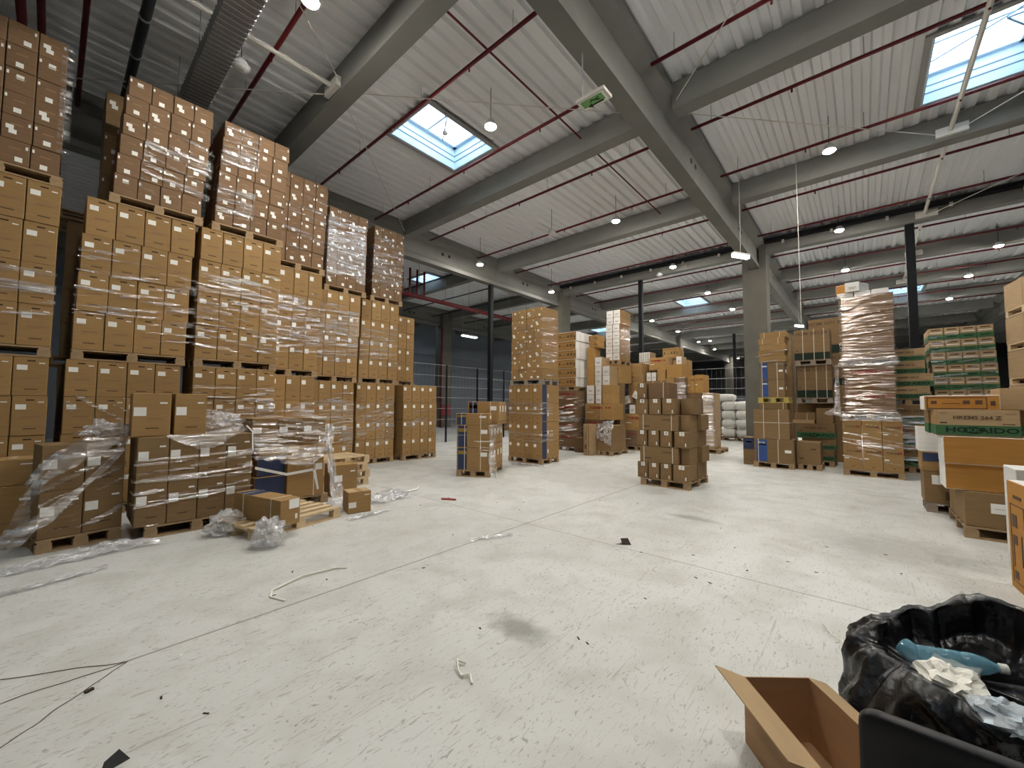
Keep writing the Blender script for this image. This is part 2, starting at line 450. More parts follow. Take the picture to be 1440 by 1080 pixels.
# girders (I-section, along X), beams (along Y), columns
def girder(yc, label):
    p = [(.17, 7.2), (.17, 7.36), (.09, 7.5), (.09, 8.02), (.35, 8.14), (.35, 8.385)]
    pts = [(-a, z) for a, z in p][::-1] + p
    mb = MB()
    spans = ((-12.9, -.45), (-0.35 + .1, 19.05), (19.15, 38.3), (38.4, 57.5), (57.6, 65.9))
    for x0, x1 in spans:
        n = len(pts)
        for i in range(n):
            a, b = pts[i], pts[(i + 1) % n]
            mb.poly([(x0, yc + a[0], a[1]), (x1, yc + a[0], a[1]), (x1, yc + b[0], b[1]), (x0, yc + b[0], b[1])])
        mb.poly([(x0, yc + a, z) for a, z in pts][::-1]); mb.poly([(x1, yc + a, z) for a, z in pts])
    g = struct('girder', mb, M['concrete'], label, 'girder')
    hl = MB()
    for x in (10.4, 10.75, 15.6, 15.95, 22.6, 22.95):
        hl.cyl((x, yc - .094, 7.78), (x, yc - .086, 7.78), .07, 12)
    put('lifting_hole', hl.mesh('girder_holes', M['hole']), g)
    return g
GY = [-6.6, 3.19, 12.98, 22.8]
for y, l in zip(GY, ('concrete girder over the dark right-hand bay', 'big concrete girder running from top centre into the grey column', 'concrete girder above the carton wall on the left', 'distant concrete girder in the dark left bay')):
    girder(y, l)
BX = [-11.4, -6.3, -1.2, 3.7, 8.5, 13.6, 18.95, 23.5, 28.4, 33.3, 38.4, 43.4, 48.4, 53.4, 57.6]
bays = [(YA + .02, -6.95), (-6.25, 2.84), (3.54, 12.63), (13.33, 22.45), (23.15, YB - .04)]
for j, (y0, y1) in enumerate(bays):
    for i, x in enumerate(BX):
        if j == 0 and i not in (5, 6, 7, 8, 9): continue
        if j == 4 and i not in (6, 7, 8, 9): continue
        mb = MB().bx(x - .17, x + .17, y0, y1, 7.8, 8.385)
        struct('beam', mb, M['concrete'], 'grey concrete roof beam, %s from the camera end, in the %s bay' % (ORD[min(i, 11)], ('far right', 'right', 'middle', 'left', 'far left')[j]), 'beam')
def column(x, y, label):
    mb = MB().bx(x - .4, x + .4, y - .42, y - .19, 0, 8.1); mb.bx(x - .4, x + .4, y + .19, y + .42, 0, 8.1); mb.bx(x - .4, x + .4, y - .19, y + .19, 0, 7.19)
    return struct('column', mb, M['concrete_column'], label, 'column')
column(19.1, 3.22, 'tall grey concrete column behind the blue-printed cartons')
column(19.1, 13.0, 'concrete column behind the free-standing carton tower')
column(18.6, 22.8, 'concrete column in the dark left bay beside a red riser pipe')
column(38.4, 12.98, 'distant concrete column above the mixed carton pile')
column(57.6, 12.98, 'very distant concrete column above the white sacks')
column(57.6, 3.22, 'very distant concrete column on the main girder line')
column(38.4, 3.22, 'second concrete column on the main girder line')
column(38.4, 22.8, 'distant concrete column on the far left girder')
column(19.1, -6.6, 'concrete column behind the plain cartons on the right')
def post(x, y, z, label, w=.09):
    return single('steel_post', MB().bx(-w, w, -w, w, 0, z), M['black_steel'], label, 'post', 'black steel posts', loc=(x, y, 0))
post(19.0, 8.15, 7.79, 'slim black post rising behind the white carton tower')
post(19.0, -1.35, 7.79, 'slim black post right of the tall wrapped tower', .115)
post(13.35, 12.98, 7.19, 'slim black post left of the free-standing carton tower')
post(38.3, 8.2, 7.79, 'distant slim black post left of the grey column')
post(26.0, 12.98, 7.19, 'slim black post above the orange and white cartons')

# ------------------------------------------------------------------ services under the roof
RX = [(-2.5, 'far left'), (0.13, 'first'), (2.43, 'second'), (4.97, 'third'), (7.19, 'fourth'), (9.55, 'fifth'), (12.1, 'sixth'), (14.7, 'seventh'), (17.35, 'eighth'), (20.2, 'ninth'), (22.3, 'tenth'), (24.9, 'eleventh'), (27.2, 'twelfth'), (29.8, 'thirteenth'), (32.2, 'fourteenth'), (34.9, 'fifteenth')]
for i, (x, o) in enumerate(RX):
    for j, (y0, y1, bay) in enumerate(((-6.2, 2.83, 'right'), (3.55, 12.62, 'middle'))):
        r = .042 if i < 3 else .036
        t = tag(put('sprinkler_pipe', MB().cyl((x, y0, 8.02), (x, y1, 8.02), r, 8).mesh('sprinkler_pipe', M['red'], True)), 'red sprinkler pipe under the roof, %s from the left stacks, %s bay' % (o, bay), 'pipe', 'red sprinkler pipes under the roof')
        y = y0 + .8
        while y < y1:
            put('hanger_rod', cached('pipe_hanger', lambda: MB().cyl((0, 0, .03), (0, 0, .38), .008, 4).mesh('pipe_hanger', M['galv'])), t, (x, y, 8.02))
            if y + 1.1 < y1: put('sprinkler_head', cached('sprinkler_head', lambda: MB().cyl((0, 0, -.11), (0, 0, -.03), .018, 6).mesh('sprinkler_head', M['red'])), t, (x, y + 1.1, 8.02))
            y += 2.6
single('branch_pipe', MB().cyl((3.95, 5.0, 8.1), (8.25, 5.0, 8.1), .022, 6), M['red'], 'thin red pipe crossing two sprinkler pipes beside the near skylight', 'pipe')
single('branch_pipe', MB().cyl((8.75, 5.0, 8.1), (13.35, 5.0, 8.1), .022, 6), M['red'], 'thin red pipe crossing sprinkler pipes beyond the exit sign', 'pipe')
single('red_riser', MB().cyl((-.56, 9.4, 7.9), (-.56, 12.4, 7.9), .06, 10), M['red'], 'thick red main at the top left corner, the outer one', 'pipe')
single('red_riser', MB().cyl((-.35, 9.2, 7.95), (-.35, 12.4, 7.95), .05, 10), M['red'], 'thick red main at the top left corner, the inner one', 'pipe')
d = tag(put('drain_pipe', MB().cyl((.78, 5.5, 8.0), (.78, 12.5, 8.0), .075, 12).mesh('drain_pipe', M['black_pipe'], True)), 'black drain pipe under the roof above the carton wall', 'pipe')
for y in (6.6, 7.7, 8.8, 9.9, 11):
    put('pipe_clip', cached('pipe_clip', lambda: MB().cyl((0, -.02, 0), (0, .02, 0), .088, 12).mesh('pipe_clip', M['galv'])), d, (.78, y, 8))
mb = MB().bx(1.42, 1.82, 5.4, 12.4, 7.42, 7.66)
t = tag(put('cable_duct', mb.mesh('cable_duct', M['mesh_duct'])), 'grey perforated duct hanging above the second carton stack', 'duct')
mb = MB()
for k in range(60):
    mb.bx(1.41, 1.83, 5.42 + k * .115, 5.445 + k * .115, 7.41, 7.67)
put('rib', mb.mesh('duct_ribs', M['galv']), t)
for y in (6.5, 8.2, 9.9):
    for x in (1.4, 1.84): put('hanger_rod', cached('duct_hanger', lambda: MB().cyl((0, 0, 0), (0, 0, .8), .008, 4).mesh('duct_hanger', M['galv'])), t, (x, y, 7.6))
for y0, y1, l in ((3.6, 12.6, 'black cable tray on the beam left of the grey column'), (-6.2, 2.8, 'black cable tray on the beam right of the grey column')):
    t = tag(put('cable_tray', MB().bx(18.5, 18.76, y0, y1, 8.14, 8.26).mesh('cable_tray', M['black_steel'])), l, 'cable tray')
    for k in range(6):
        put('bracket', cached('tray_bracket', lambda: MB().bx(-.04, .04, -.04, .04, 0, .12).mesh('tray_bracket', M['white_steel'])), t, (18.66, y0 + .9 + k * 1.5, 8.02))
# wind bracing: a strut along X from beam to beam, steel shoes, tie rods
for y, segs, side in ((7.85, ((-1.0, 3.5), ), 'left'), (-1.7, ((8.7, 13.4), (13.8, 18.7), (19.2, 23.3), (23.7, 28.2)), 'right')):
    for k, (x0, x1) in enumerate(segs):
        single('bracing_strut', MB().cyl((x0, y, 7.98), (x1, y, 7.98), .045, 8), M['white_steel'], 'white round strut between beams, %s of %s, %s side of the roof' % (ORD[k], len(segs), side), 'strut', 'roof bracing struts')
for x, y, l in ((3.52, 7.85, 'white steel bracing shoe on the near left beam'), (13.42, -1.72, 'white steel bracing shoe by the corner skylight'), (18.77, -1.75, 'white steel bracing shoe on the black tray beam'), (23.32, -1.75, 'white steel bracing shoe beyond the tray beam'), (28.22, -1.7, 'distant white steel bracing shoe, last along the right strut line')):
    single('bracing_shoe', MB().bx(x - .09, x, y - .26, y + .26, 7.86, 8.06), M['white_steel'], l, 'bracket', 'bracing shoes')
for a, b, l in (((3.5, 7.6, 7.95), (-1.0, 3.6, 7.95), 'tie rod running up to the top edge from the near left shoe'), ((3.5, 8.1, 7.95), (-1.0, 12.5, 7.95), 'tie rod from the near left shoe over the carton stacks'),
                ((3.9, 8.1, 7.95), (8.3, 12.5, 7.95), 'tie rod slanting down past the left of the near skylight'), ((3.9, 7.6, 7.95), (8.3, 3.4, 7.95), 'tie rod crossing above the near skylight to the big girder'),
                ((8.75, 2.8, 7.95), (13.4, -1.5, 7.95), 'tie rod from the big girder to the corner skylight shoe'), ((13.3, -1.95, 7.95), (8.9, -6.2, 7.95), 'tie rod leaving the corner skylight shoe to the right'),
                ((8.3, 2.75, 7.95), (3.9, -1.6, 7.95), 'tie rod at the top edge right of the big girder'), ((18.7, -1.95, 7.95), (13.9, -6.2, 7.95), 'tie rod leaving the tray beam shoe to the right')):
    single('tie_rod', MB().cyl(a, b, .011, 5), M['white_steel'], l, 'rod', 'roof tie rods')

# ------------------------------------------------------------------ lamps
lamp_parts = {}
def lamp(x, y, z, label, on=True, drop=8.47):
    if not lamp_parts:
        lamp_parts['body'] = MB().lathe([(.03, .15), (.07, .14), (.12, .05), (.145, .02), (.145, 0.0)], 20).mesh('lamp_body', M['lamp_body'], True)
        for k, mt in (('on', M['lamp_on']), ('off', M['lamp_off'])):
            lamp_parts[k] = MB().lathe([(.05, -.045), (.095, -.032), (.118, -.012), (.12, .0)], 12).mesh('lamp_lens_' + k, mt)
    t = tag(put('pendant_lamp', None, loc=(x, y, z)), label, 'lamp', 'round LED lamps hanging from the roof')
    put('housing', lamp_parts['body'], t)
    put('lens', lamp_parts['on' if on else 'off'], t)
    put('cord', MB().cyl((0, 0, .15), (0, 0, drop - z), .007, 5).mesh('lamp_cord', M['black_steel']), t)
    return t
LZ = 7.6
for x, y, l in ((6.01, 5.89, 'lit round lamp nearest the near skylight'), (11.89, 5.91, 'lit round lamp left of the big girder, second along its row'), (11.29, 11.6, 'lit round lamp in front of the left girder'),
                (16.3, 11.62, 'lit round lamp just above the free-standing carton tower'), (17.5, 6.05, 'lit round lamp in front of the cable tray beam, left of the column'), (11.79, .43, 'lit round lamp below the corner skylight, right of the big girder'),
                (17.45, .45, 'lit round lamp just above the orange carton on the tall tower'), (22.97, -3.96, 'lit round lamp at the right edge under the tray beam'), (22.8, .43, 'lit round lamp right behind the orange topped tower'),
                (32.5, -3.75, 'lit round lamp far right beyond the slim black post'), (27.4, -3.8, 'lit round lamp right of the slim black post'), (22.76, 6.08, 'lit round lamp left of the grey column, under the far skylight'),
                (27.63, 5.97, 'lit round lamp touching the left of the grey column'), (27.76, 11.1, 'lit round lamp above the mixed carton pile'), (33.1, 11.14, 'second lit round lamp above the mixed carton pile'),
                (39.8, 11.5, 'third lit round lamp receding above the mixed pile'), (39.8, 10.5, 'lit round lamp over the sacks, paired with its neighbour'), (46.0, 11.7, 'fourth lit round lamp receding above the mixed pile'), (56.7, 11.74, 'last lit round lamp left of the grey column'),
                (33.0, .4, 'distant lit round lamp on the right of the tower'), (33.1, 6.0, 'distant lit round lamp hidden near the column'), (.6, .43, 'lit round lamp above the open carton'), (6.0, .43, 'lit round lamp above the black bag'),
                (2.31, 6.04, 'lit round lamp at the top edge above the torn wrapped pallets'), (6.0, -4.6, 'lit round lamp off to the right')):
    lamp(x, y, {11.29: 7.3, 16.3: 7.27}.get(x, LZ), l)
for x, y, z, l in ((2.0, 8.2, 7.6, 'unlit round lamp above the second carton stack'), (11.3, 8.05, 7.6, 'unlit round lamp hanging in the middle of the left bay'), (18.3, 6.93, 7.62, 'small unlit lamp on the tray beam')):
    lamp(x, y, z, l, False)
t = tag(put('smoke_detector', None, loc=(5.75, 7.1, 7.85)), 'small round detector hanging under the near skylight', 'detector')
put('head', MB().lathe([(.03, .05), (.06, .03), (.06, 0)], 14).mesh('detector_head', M['lamp_off'], True), t)
put('cord', MB().cyl((0, 0, .05), (0, 0, .55), .006, 5).mesh('detector_cord', M['black_steel']), t)
def emergency(x, y, z, l, top=8.47):
    t = tag(put('emergency_light', None, loc=(x, y, z), rz=RAD(-30)), l, 'light')
    put('base', MB().bx(-.3, .3, -.06, .06, .05, .1).mesh('light_base', M['white_steel']), t)
    put('diffuser', MB().bx(-.29, .29, -.055, .055, -.04, .05).mesh('light_diffuser', M['tube_on']), t)
    put('cord', MB().cyl((0, 0, .1), (0, 0, top - z), .008, 5).mesh('light_cord', M['white_steel']), t)
emergency(13.2, 2.6, 6.0, 'bright emergency light hung in front of the grey column top')
emergency(26.9, 2.54, 6.0, 'small emergency light above the strapped cartons')
t = tag(put('strip_light', None, loc=(17.6, 19.0, 6.0), rz=0), 'glowing strip light in the dark left bay', 'light')
put('base', MB().bx(-.62, .62, -.12, .12, .0, .08).mesh('strip_base', M['white_steel']), t)
put('diffuser', MB().bx(-.6, .6, -.11, .11, -.05, 0).mesh('strip_diffuser', M['strip_on']), t)
put('cord', MB().cyl((-.6, 0, .08), (-.6, 0, 2.4), .008, 5).cyl((.6, 0, .08), (.6, 0, 2.4), .008, 5).mesh('strip_cords', M['galv']), t)
for x, y, z, l in ((13.2, 1.2, 3.85, 'long thin wire hanging over the strapped cartons'),):
    single('hanging_wire', MB().cyl((x, y, z), (x - .05, y, 8.4), .008, 5), M['white_steel'], l, 'wire')
# exit sign on its rod
t = tag(put('exit_sign', None, loc=(5.33, 3.0, 6.3), rz=RAD(90)), 'green pictogram exit sign hanging beside the big girder', 'sign')
put('case', MB().bx(-.24, .24, -.13, .13, 0, .05).mesh('sign_case', M['white_steel']), t)
put('face', MB().bx(-.2, .2, -.1, .1, -.006, 0).mesh('sign_face', M['paper']), t)
put('green_panel', MB().bx(-.17, .19, -.06, .09, -.01, -.006).mesh('sign_panel', M['sign_green']), t)
mb = MB()
mb.bx(-.14, .06, -.075, -.045, -.014, -.01); mb.poly([(.05, -.11, -.013), (.13, -.06, -.013), (.05, -.01, -.013)])
mb.tube([(-.1, .05, -.012), (-.04, .02, -.012), (.02, .05, -.012), (.05, .01, -.012)], .009, 5); mb.tube([(-.04, .02, -.012), (-.1, -.01, -.012)], .009, 5)
put('pictogram', mb.mesh('sign_pictogram', M['ink_greendark']), t)
put('rod', MB().cyl((.2, 0, .05), (.2, 0, 2.1), .012, 6).mesh('sign_rod', M['galv']), t)

# ------------------------------------------------------------------ cartons, pallets, film: builders
def box_mesh(w, d, h, front, side, top):
    """closed carton, base centre at the origin, front is -y: bevelled edges, a top seam"""
    def mk():
        c = min(.006, w * .03)
        mb = MB()
        mats = []
        for k in (front, side, top):
            if k not in mats: mats.append(k)
        a, b = w / 2, d / 2
        X, Y = (-a, a), (-b, b)
        fi, si, ti = mats.index(front), mats.index(side), mats.index(top)
        # six inset faces joined by chamfers
        F = [[(-a + c, -b, c), (a - c, -b, c), (a - c, -b, h - c), (-a + c, -b, h - c)],
             [(a - c, b, c), (-a + c, b, c), (-a + c, b, h - c), (a - c, b, h - c)],
             [(a, -b + c, c), (a, b - c, c), (a, b - c, h - c), (a, -b + c, h - c)],
             [(-a, b - c, c), (-a, -b + c, c), (-a, -b + c, h - c), (-a, b - c, h - c)],
             [(-a + c, -b + c, h), (a - c, -b + c, h), (a - c, b - c, h), (-a + c, b - c, h)],
             [(-a + c, b - c, 0), (a - c, b - c, 0), (a - c, -b + c, 0), (-a + c, -b + c, 0)]]
        ids = []
        for q, m in zip(F, (fi, fi, si, si, ti, ti)):
            n = len(mb.v); mb.poly(q, m); ids.append([n, n + 1, n + 2, n + 3])
        fr, bk, rt, lf, tp, bt = ids
        E = [(fr[1], rt[0], rt[3], fr[2]), (lf[1], fr[0], fr[3], lf[2]), (rt[1], bk[0], bk[3], rt[2]), (bk[1], lf[0], lf[3], bk[2]),
             (fr[3], fr[2], tp[1], tp[0]), (rt[3], rt[2], tp[2], tp[1]), (bk[3], bk[2], tp[3], tp[2]), (lf[3], lf[2], tp[0], tp[3]),
             (bt[3], bt[2], fr[1], fr[0]), (bt[2], bt[1], rt[1], rt[0]), (bt[1], bt[0], bk[1], bk[0]), (bt[0], bt[3], lf[1], lf[0]),
             (fr[2], rt[3], tp[1]), (fr[3], tp[0], lf[2]), (rt[2], bk[3], tp[2]), (bk[2], lf[3], tp[3]),
             (fr[1], bt[2], rt[0]), (fr[0], lf[1], bt[3]), (rt[1], bt[1], bk[0]), (bk[1], bt[0], lf[0])]
        for e in E:
            mb.f.append(e); mb.m.append(si)
        return mb.mesh('carton', [M[k] for k in mats])
    return cached(('box', w, d, h, front, side, top), mk)

def plates(key, items, name):
    """thin printed or pasted rectangles; items = (face, u0, u1, z0, z1, material), face f/r/l/t/b of a w*d*h box"""
    (w, d, h) = key
    def mk():
        mb = MB(); mats = []
        for face, u0, u1, z0, z1, mt in items:
            if mt not in mats: mats.append(mt)
            i = mats.index(mt); e = .0022
            if face == 'f': mb.bx(u0, u1, -d / 2 - e, -d / 2, z0, z1, i)
            elif face == 'b': mb.bx(u0, u1, d / 2, d / 2 + e, z0, z1, i)
            elif face == 'r': mb.bx(w / 2, w / 2 + e, u0, u1, z0, z1, i)
            elif face == 'l': mb.bx(-w / 2 - e, -w / 2, u0, u1, z0, z1, i)
            elif face == 't': mb.bx(u0, u1, z0, z1, h, h + e, i)
        return mb.mesh(name, [M[k] for k in mats])
    return cached((name, key, tuple(items)), mk)

def lettering(txt, size, mat, bold=.0, space=1.0):
    def mk():
        c = bpy.data.curves.new('lettering', 'FONT')
        c.body = txt; c.size = size; c.align_x = 'CENTER'; c.align_y = 'CENTER'; c.extrude = .0008; c.offset = bold; c.space_character = space
        c.resolution_u = 2
        c.materials.append(M[mat])
        o = bpy.data.objects.new('lettering', c); COL.objects.link(o)
        me = bpy.data.meshes.new_from_object(o.evaluated_get(bpy.context.evaluated_depsgraph_get()))
        bpy.data.objects.remove(o); bpy.data.curves.remove(c)
        return me
    return cached(('txt', txt, size, mat, bold, space), mk)

def text_on(parent, face, u, z, dims, curve, name='lettering', sx=1.0):
    w, d, h = dims; e = .0032
    if face == 'f': mx = Matrix(((1, 0, 0, u), (0, 0, -1, -d / 2 - e), (0, 1, 0, z), (0, 0, 0, 1)))
    elif face == 'r': mx = Matrix(((0, 0, 1, w / 2 + e), (1, 0, 0, u), (0, 1, 0, z), (0, 0, 0, 1)))
    elif face == 'l': mx = Matrix(((0, 0, -1, -w / 2 - e), (-1, 0, 0, u), (0, 1, 0, z), (0, 0, 0, 1)))
    elif face == 'v': mx = Matrix(((0, -1, 0, u), (0, 0, -1, -d / 2 - e), (1, 0, 0, z), (0, 0, 0, 1)))      # front, reading upwards
    elif face == 'vl': mx = Matrix(((0, 0, -1, -w / 2 - e), (0, 1, 0, u), (1, 0, 0, z), (0, 0, 0, 1)))
    mx = mx @ Matrix.Diagonal((sx, 1, 1, 1))
    return put(name, curve, parent, mat4=mx)

class Frame:
    """a stack's own axes: origin at the front left foot, x to the right, y into the stack"""
    def __init__(s, x, y, deg=0.0):
        s.x, s.y, s.r = x, y, RAD(deg)
    def at(s, x, y, z=0.0):
        return (s.x + x * cos(s.r) - y * sin(s.r), s.y + x * sin(s.r) + y * cos(s.r), z)

def strap_mesh(w, d, h, xs, mat='strap', t=.012, horizontal=()):
    def mk():
        mb = MB(); e = .004
        for x in xs:
            mb.bx(x - t / 2, x + t / 2, -d / 2 - e, -d / 2, 0, h); mb.bx(x - t / 2, x + t / 2, -d / 2 - e, d / 2 + e, h, h + e); mb.bx(x - t / 2, x + t / 2, d / 2, d / 2 + e, 0, h)
        for z in horizontal:
            mb.bx(-w / 2 - e, w / 2 + e, -d / 2 - e * 1.5, -d / 2, z, z + t); mb.bx(-w / 2 - e, -w / 2, -d / 2, d / 2, z, z + t); mb.bx(w / 2, w / 2 + e, -d / 2, d / 2, z, z + t)
        return mb.mesh('strap', M[mat])
    return cached(('strap', w, d, h, tuple(xs), mat, t, tuple(horizontal)), mk)

def carton(fr, x, y, z, w, d, h, label, kind='plain', group=None, name='carton', mats=('kraft', 'kraft', 'kraft'), rz=0.0, straps=None, hstraps=(), tilt=None, g=.0042, cat='box'):
    """x, y: the carton's front left foot in the frame; returns the carton with its printed parts as children"""
    W, D, H = round(w - 2 * g, 4), round(d - 2 * g, 4), round(h - .002, 4)
    o = put(name, box_mesh(W, D, H, *mats), loc=fr.at(x + w / 2, y + d / 2, z + .001), rz=fr.r + RAD(rz))
    if tilt:
        o.rotation_euler = (RAD(tilt[0]), RAD(tilt[1]), fr.r + RAD(rz))
    tag(o, label, cat, group)
    k = (W, D, H)
    if kind == 'unit':
        put('shipping_label', plates(k, [('f', -.40 * W, -.10 * W, .66 * H, .79 * H, 'paper')], 'shipping_label'), o)
        put('hand_hole', plates(k, [('f', -.12 * W, .12 * W, .885 * H, .915 * H, 'hole')], 'hand_hole'), o)
        put('printed_mark', plates(k, [('f', -.16 * W, .22 * W, .16 * H, .185 * H, 'ink_brown'), ('f', -.22 * W, .30 * W, .44 * H, .485 * H, 'ink_faint'), ('f', .22 * W, .40 * W, .835 * H, .86 * H, 'paper')], 'printed_mark'), o)
    elif kind == 'unit_small':
        put('shipping_label', plates(k, [('f', -.42 * W, -.14 * W, .68 * H, .86 * H, 'paper')], 'shipping_label'), o)
        put('printed_mark', plates(k, [('f', -.10 * W, .22 * W, .15 * H, .18 * H, 'ink_brown'), ('f', -.22 * W, .30 * W, .42 * H, .47 * H, 'ink_faint')], 'printed_mark'), o)
    elif kind == 'unit_navy':
        put('shipping_label', plates(k, [('f', -.42 * W, -.12 * W, .62 * H, .78 * H, 'paper')], 'shipping_label'), o)
        put('printed_mark', plates(k, [('f', -.16 * W, .22 * W, .16 * H, .185 * H, 'ink_brown'), ('f', -.1 * W, .12 * W, .9 * H, .93 * H, 'hole')], 'printed_mark'), o)
        put('navy_panel', plates(k, [('r', -.47 * D, -.22 * D, .02 * H, .98 * H, 'ink_navy'), ('r', -.17 * D, -.12 * D, .3 * H, .5 * H, 'paper'), ('l', .22 * D, .47 * D, .02 * H, .98 * H, 'ink_navy')], 'navy_panel'), o)
    elif kind.startswith('slim'):
        v = int(kind[4:])
        rows = {0: [(.32, .58, .10, .30)], 1: [(.14, .40, .42, .60), (.24, .50, .24, .42)], 2: [(.36, .62, .60, .80)], 3: [(.52, .78, .12, .32)], 4: [(.34, .60, .16, .36)]}[v]
        put('shipping_label', plates(k, [('f', (a - .5) * W, (b - .5) * W, c * H, e * H, 'paper') for a, b, c, e in rows], 'shipping_label'), o)
        put('printed_mark', plates(k, [('f', .36 * W, .44 * W, .70 * H, .84 * H, 'paper') if v % 2 else ('f', -.46 * W, -.38 * W, .72 * H, .86 * H, 'paper'), ('f', -.2 * W, .2 * W, .62 * H, .68 * H, 'ink_faint')], 'printed_mark'), o)
    elif kind == 'navy':
        put('navy_panel', plates(k, [('f', -.46 * W, -.19 * W, .03 * H, .97 * H, 'ink_navy'), ('f', -.455 * W, -.195 * W, .70 * H, .86 * H, 'ink_yellow')], 'navy_panel'), o)
        put('shipping_label', plates(k, [('f', .22 * W, .42 * W, .62 * H, .80 * H, 'paper'), ('r', -.2 * D, .12 * D, .55 * H, .82 * H, 'paper')], 'shipping_label'), o)
        put('printed_mark', plates(k, [('f', -.05 * W, .1 * W, .3 * H, .33 * H, 'ink_faint'), ('r', -.3 * D, .3 * D, .12 * H, .15 * H, 'ink_brown')], 'printed_mark'), o)
    elif kind == 'blue':
        put('blue_panel', plates(k, [('f', -.44 * W, -.16 * W, .03 * H, .97 * H, 'ink_blue'), ('f', -.41 * W, -.19 * W, .74 * H, .82 * H, 'paper')], 'blue_panel'), o)
        put('shipping_label', plates(k, [('f', .28 * W, .44 * W, .44 * H, .56 * H, 'paper')], 'shipping_label'), o)
    elif kind == 'numbered':
        put('shipping_label', plates(k, [('f', -.14 * W, .22 * W, .74 * H, .98 * H, 'paper')], 'shipping_label'), o)
        put('printed_mark', plates(k, [('f', .0 * W, .09 * W, .78 * H, .94 * H, 'ink_black'), ('f', .26 * W, .34 * W, .10 * H, .30 * H, 'paper'), ('f', -.22 * W, -.12 * W, .3 * H, .62 * H, 'ink_faint'), ('f', .0 * W, .12 * W, .3 * H, .62 * H, 'ink_faint')], 'printed_mark'), o)
    elif kind == 'long':
        put('printed_mark', plates(k, [('f', .10 * W, .32 * W, .66 * H, .72 * H, 'ink_brown'), ('f', -.38 * W, -.2 * W, .22 * H, .29 * H, 'ink_brown'), ('f', -.5 * W, .5 * W, .46 * H, .475 * H, 'ink_faint')], 'printed_mark'), o)
    elif kind == 'white_end':
        put('printed_mark', plates(k, [('f', -.28 * W, .28 * W, .42 * H, .47 * H, 'ink_faint'), ('f', -.22 * W, .18 * W, .30 * H, .34 * H, 'ink_faint')], 'printed_mark'), o)
    elif kind == 'toshiba':
        text_on(o, 'f', -.1 * W if W > .5 else 0, .74 * H, k, lettering('TOSHIBA', min(.21 * H if H > .35 else .3 * H, .165 * W), 'ink_red' if W > .5 else 'ink_brown', .006 if W > .5 else .001))
        put('printed_mark', plates(k, [('f', -.44 * W, -.2 * W, .44 * H, .48 * H, 'paper'), ('f', .24 * W, .30 * W, .70 * H, .8 * H, 'ink_red'), ('f', .34 * W, .42 * W, .70 * H, .8 * H, 'ink_red'), ('f', -.05 * W, .1 * W, .12 * H, .15 * H, 'ink_red')], 'printed_mark'), o)
    elif kind == 'frame_print':
        t_ = .01
        put('printed_mark', plates(k, [('f', -.46 * W, .34 * W, .82 * H, .82 * H + t_, 'ink_brown'), ('f', -.46 * W, .34 * W, .06 * H, .06 * H + t_, 'ink_brown'), ('f', -.46 * W, -.46 * W + t_, .06 * H, .82 * H, 'ink_brown'), ('f', .34 * W - t_, .34 * W, .06 * H, .82 * H, 'ink_brown'),
            ('f', -.40 * W, -.32 * W, .4 * H, .62 * H, 'ink_brown'), ('f', -.25 * W, .0 * W, .42 * H, .46 * H, 'ink_brown'), ('f', .03 * W, .12 * W, .4 * H, .64 * H, 'ink_brown'), ('f', .19 * W, .28 * W, .38 * H, .66 * H, 'ink_brown'), ('f', .38 * W, .44 * W, .3 * H, .6 * H, 'ink_brown')], 'printed_mark'), o)
    elif kind == 'hokkaido':
        put('green_band', plates(k, [('f', -.5 * W, .5 * W, .04 * H, .42 * H, 'ink_green'), ('r', -.5 * D, .5 * D, .04 * H, .42 * H, 'ink_green'), ('l', -.5 * D, .5 * D, .04 * H, .42 * H, 'ink_green')], 'green_band'), o)
        text_on(o, 'f', 0, .71 * H, k, lettering('HKEMS 264 Z', .19 * H, 'ink_brown', .0015), sx=1.1)
        text_on(o, 'f', -.24 * W, .23 * H, k, lettering('HO', .27 * H, 'ink_greendark', .003), sx=1.5)
        text_on(o, 'f', .25 * W, .23 * H, k, lettering('AIDO', .27 * H, 'ink_greendark', .003), sx=1.5)
        def emb():
            mb = MB(); mb.poly([(.20 * H * cos(q * pi / 10), .13 * H * sin(q * pi / 10), 0) for q in range(20)]); return mb.mesh('emblem', M['ink_greendark'])
        e = text_on(o, 'f', -.04 * W, .23 * H, k, cached(('emblem', H), emb), 'emblem', sx=1.35)
        put('emblem_lettering', lettering('KK', .19 * H, 'ink_green', .002), e, (0, 0, .0012))
        put('printed_mark', plates(k, [('f', -.45 * W, -.36 * W, .86 * H, .90 * H, 'ink_faint'), ('f', -.45 * W, -.36 * W, .48 * H, .54 * H, 'ink_brown'), ('f', .34 * W, .46 * W, .84 * H, .87 * H, 'ink_faint'), ('f', .3 * W, .44 * W, .47 * H, .5 * H, 'ink_brown')], 'printed_mark'), o)
    elif kind == 'green_small':
        put('green_band', plates(k, [('f', -.5 * W, .5 * W, .05 * H, .46 * H, 'ink_green'), ('r', -.5 * D, .5 * D, .05 * H, .46 * H, 'ink_green'), ('l', -.5 * D, .5 * D, .05 * H, .46 * H, 'ink_green')], 'green_band'), o)
        put('printed_mark', plates(k, [('f', -.3 * W, .3 * W, .80 * H, .90 * H, 'ink_brown'), ('f', -.4 * W, .4 * W, .60 * H, .66 * H, 'paper'), ('f', -.3 * W, .3 * W, .2 * H, .32 * H, 'ink_greendark')], 'printed_mark'), o)
    elif kind == 'big_green':
        put('green_band', plates(k, [('f', -.5 * W, .5 * W, .02 * H, .24 * H, 'ink_greendark'), ('l', -.5 * D, .5 * D, .02 * H, .24 * H, 'ink_greendark')], 'green_band'), o)
        text_on(o, 'f', 0, .86 * H, k, lettering('HCIM 1071 ZA', .13 * H, 'ink_brown', .002))
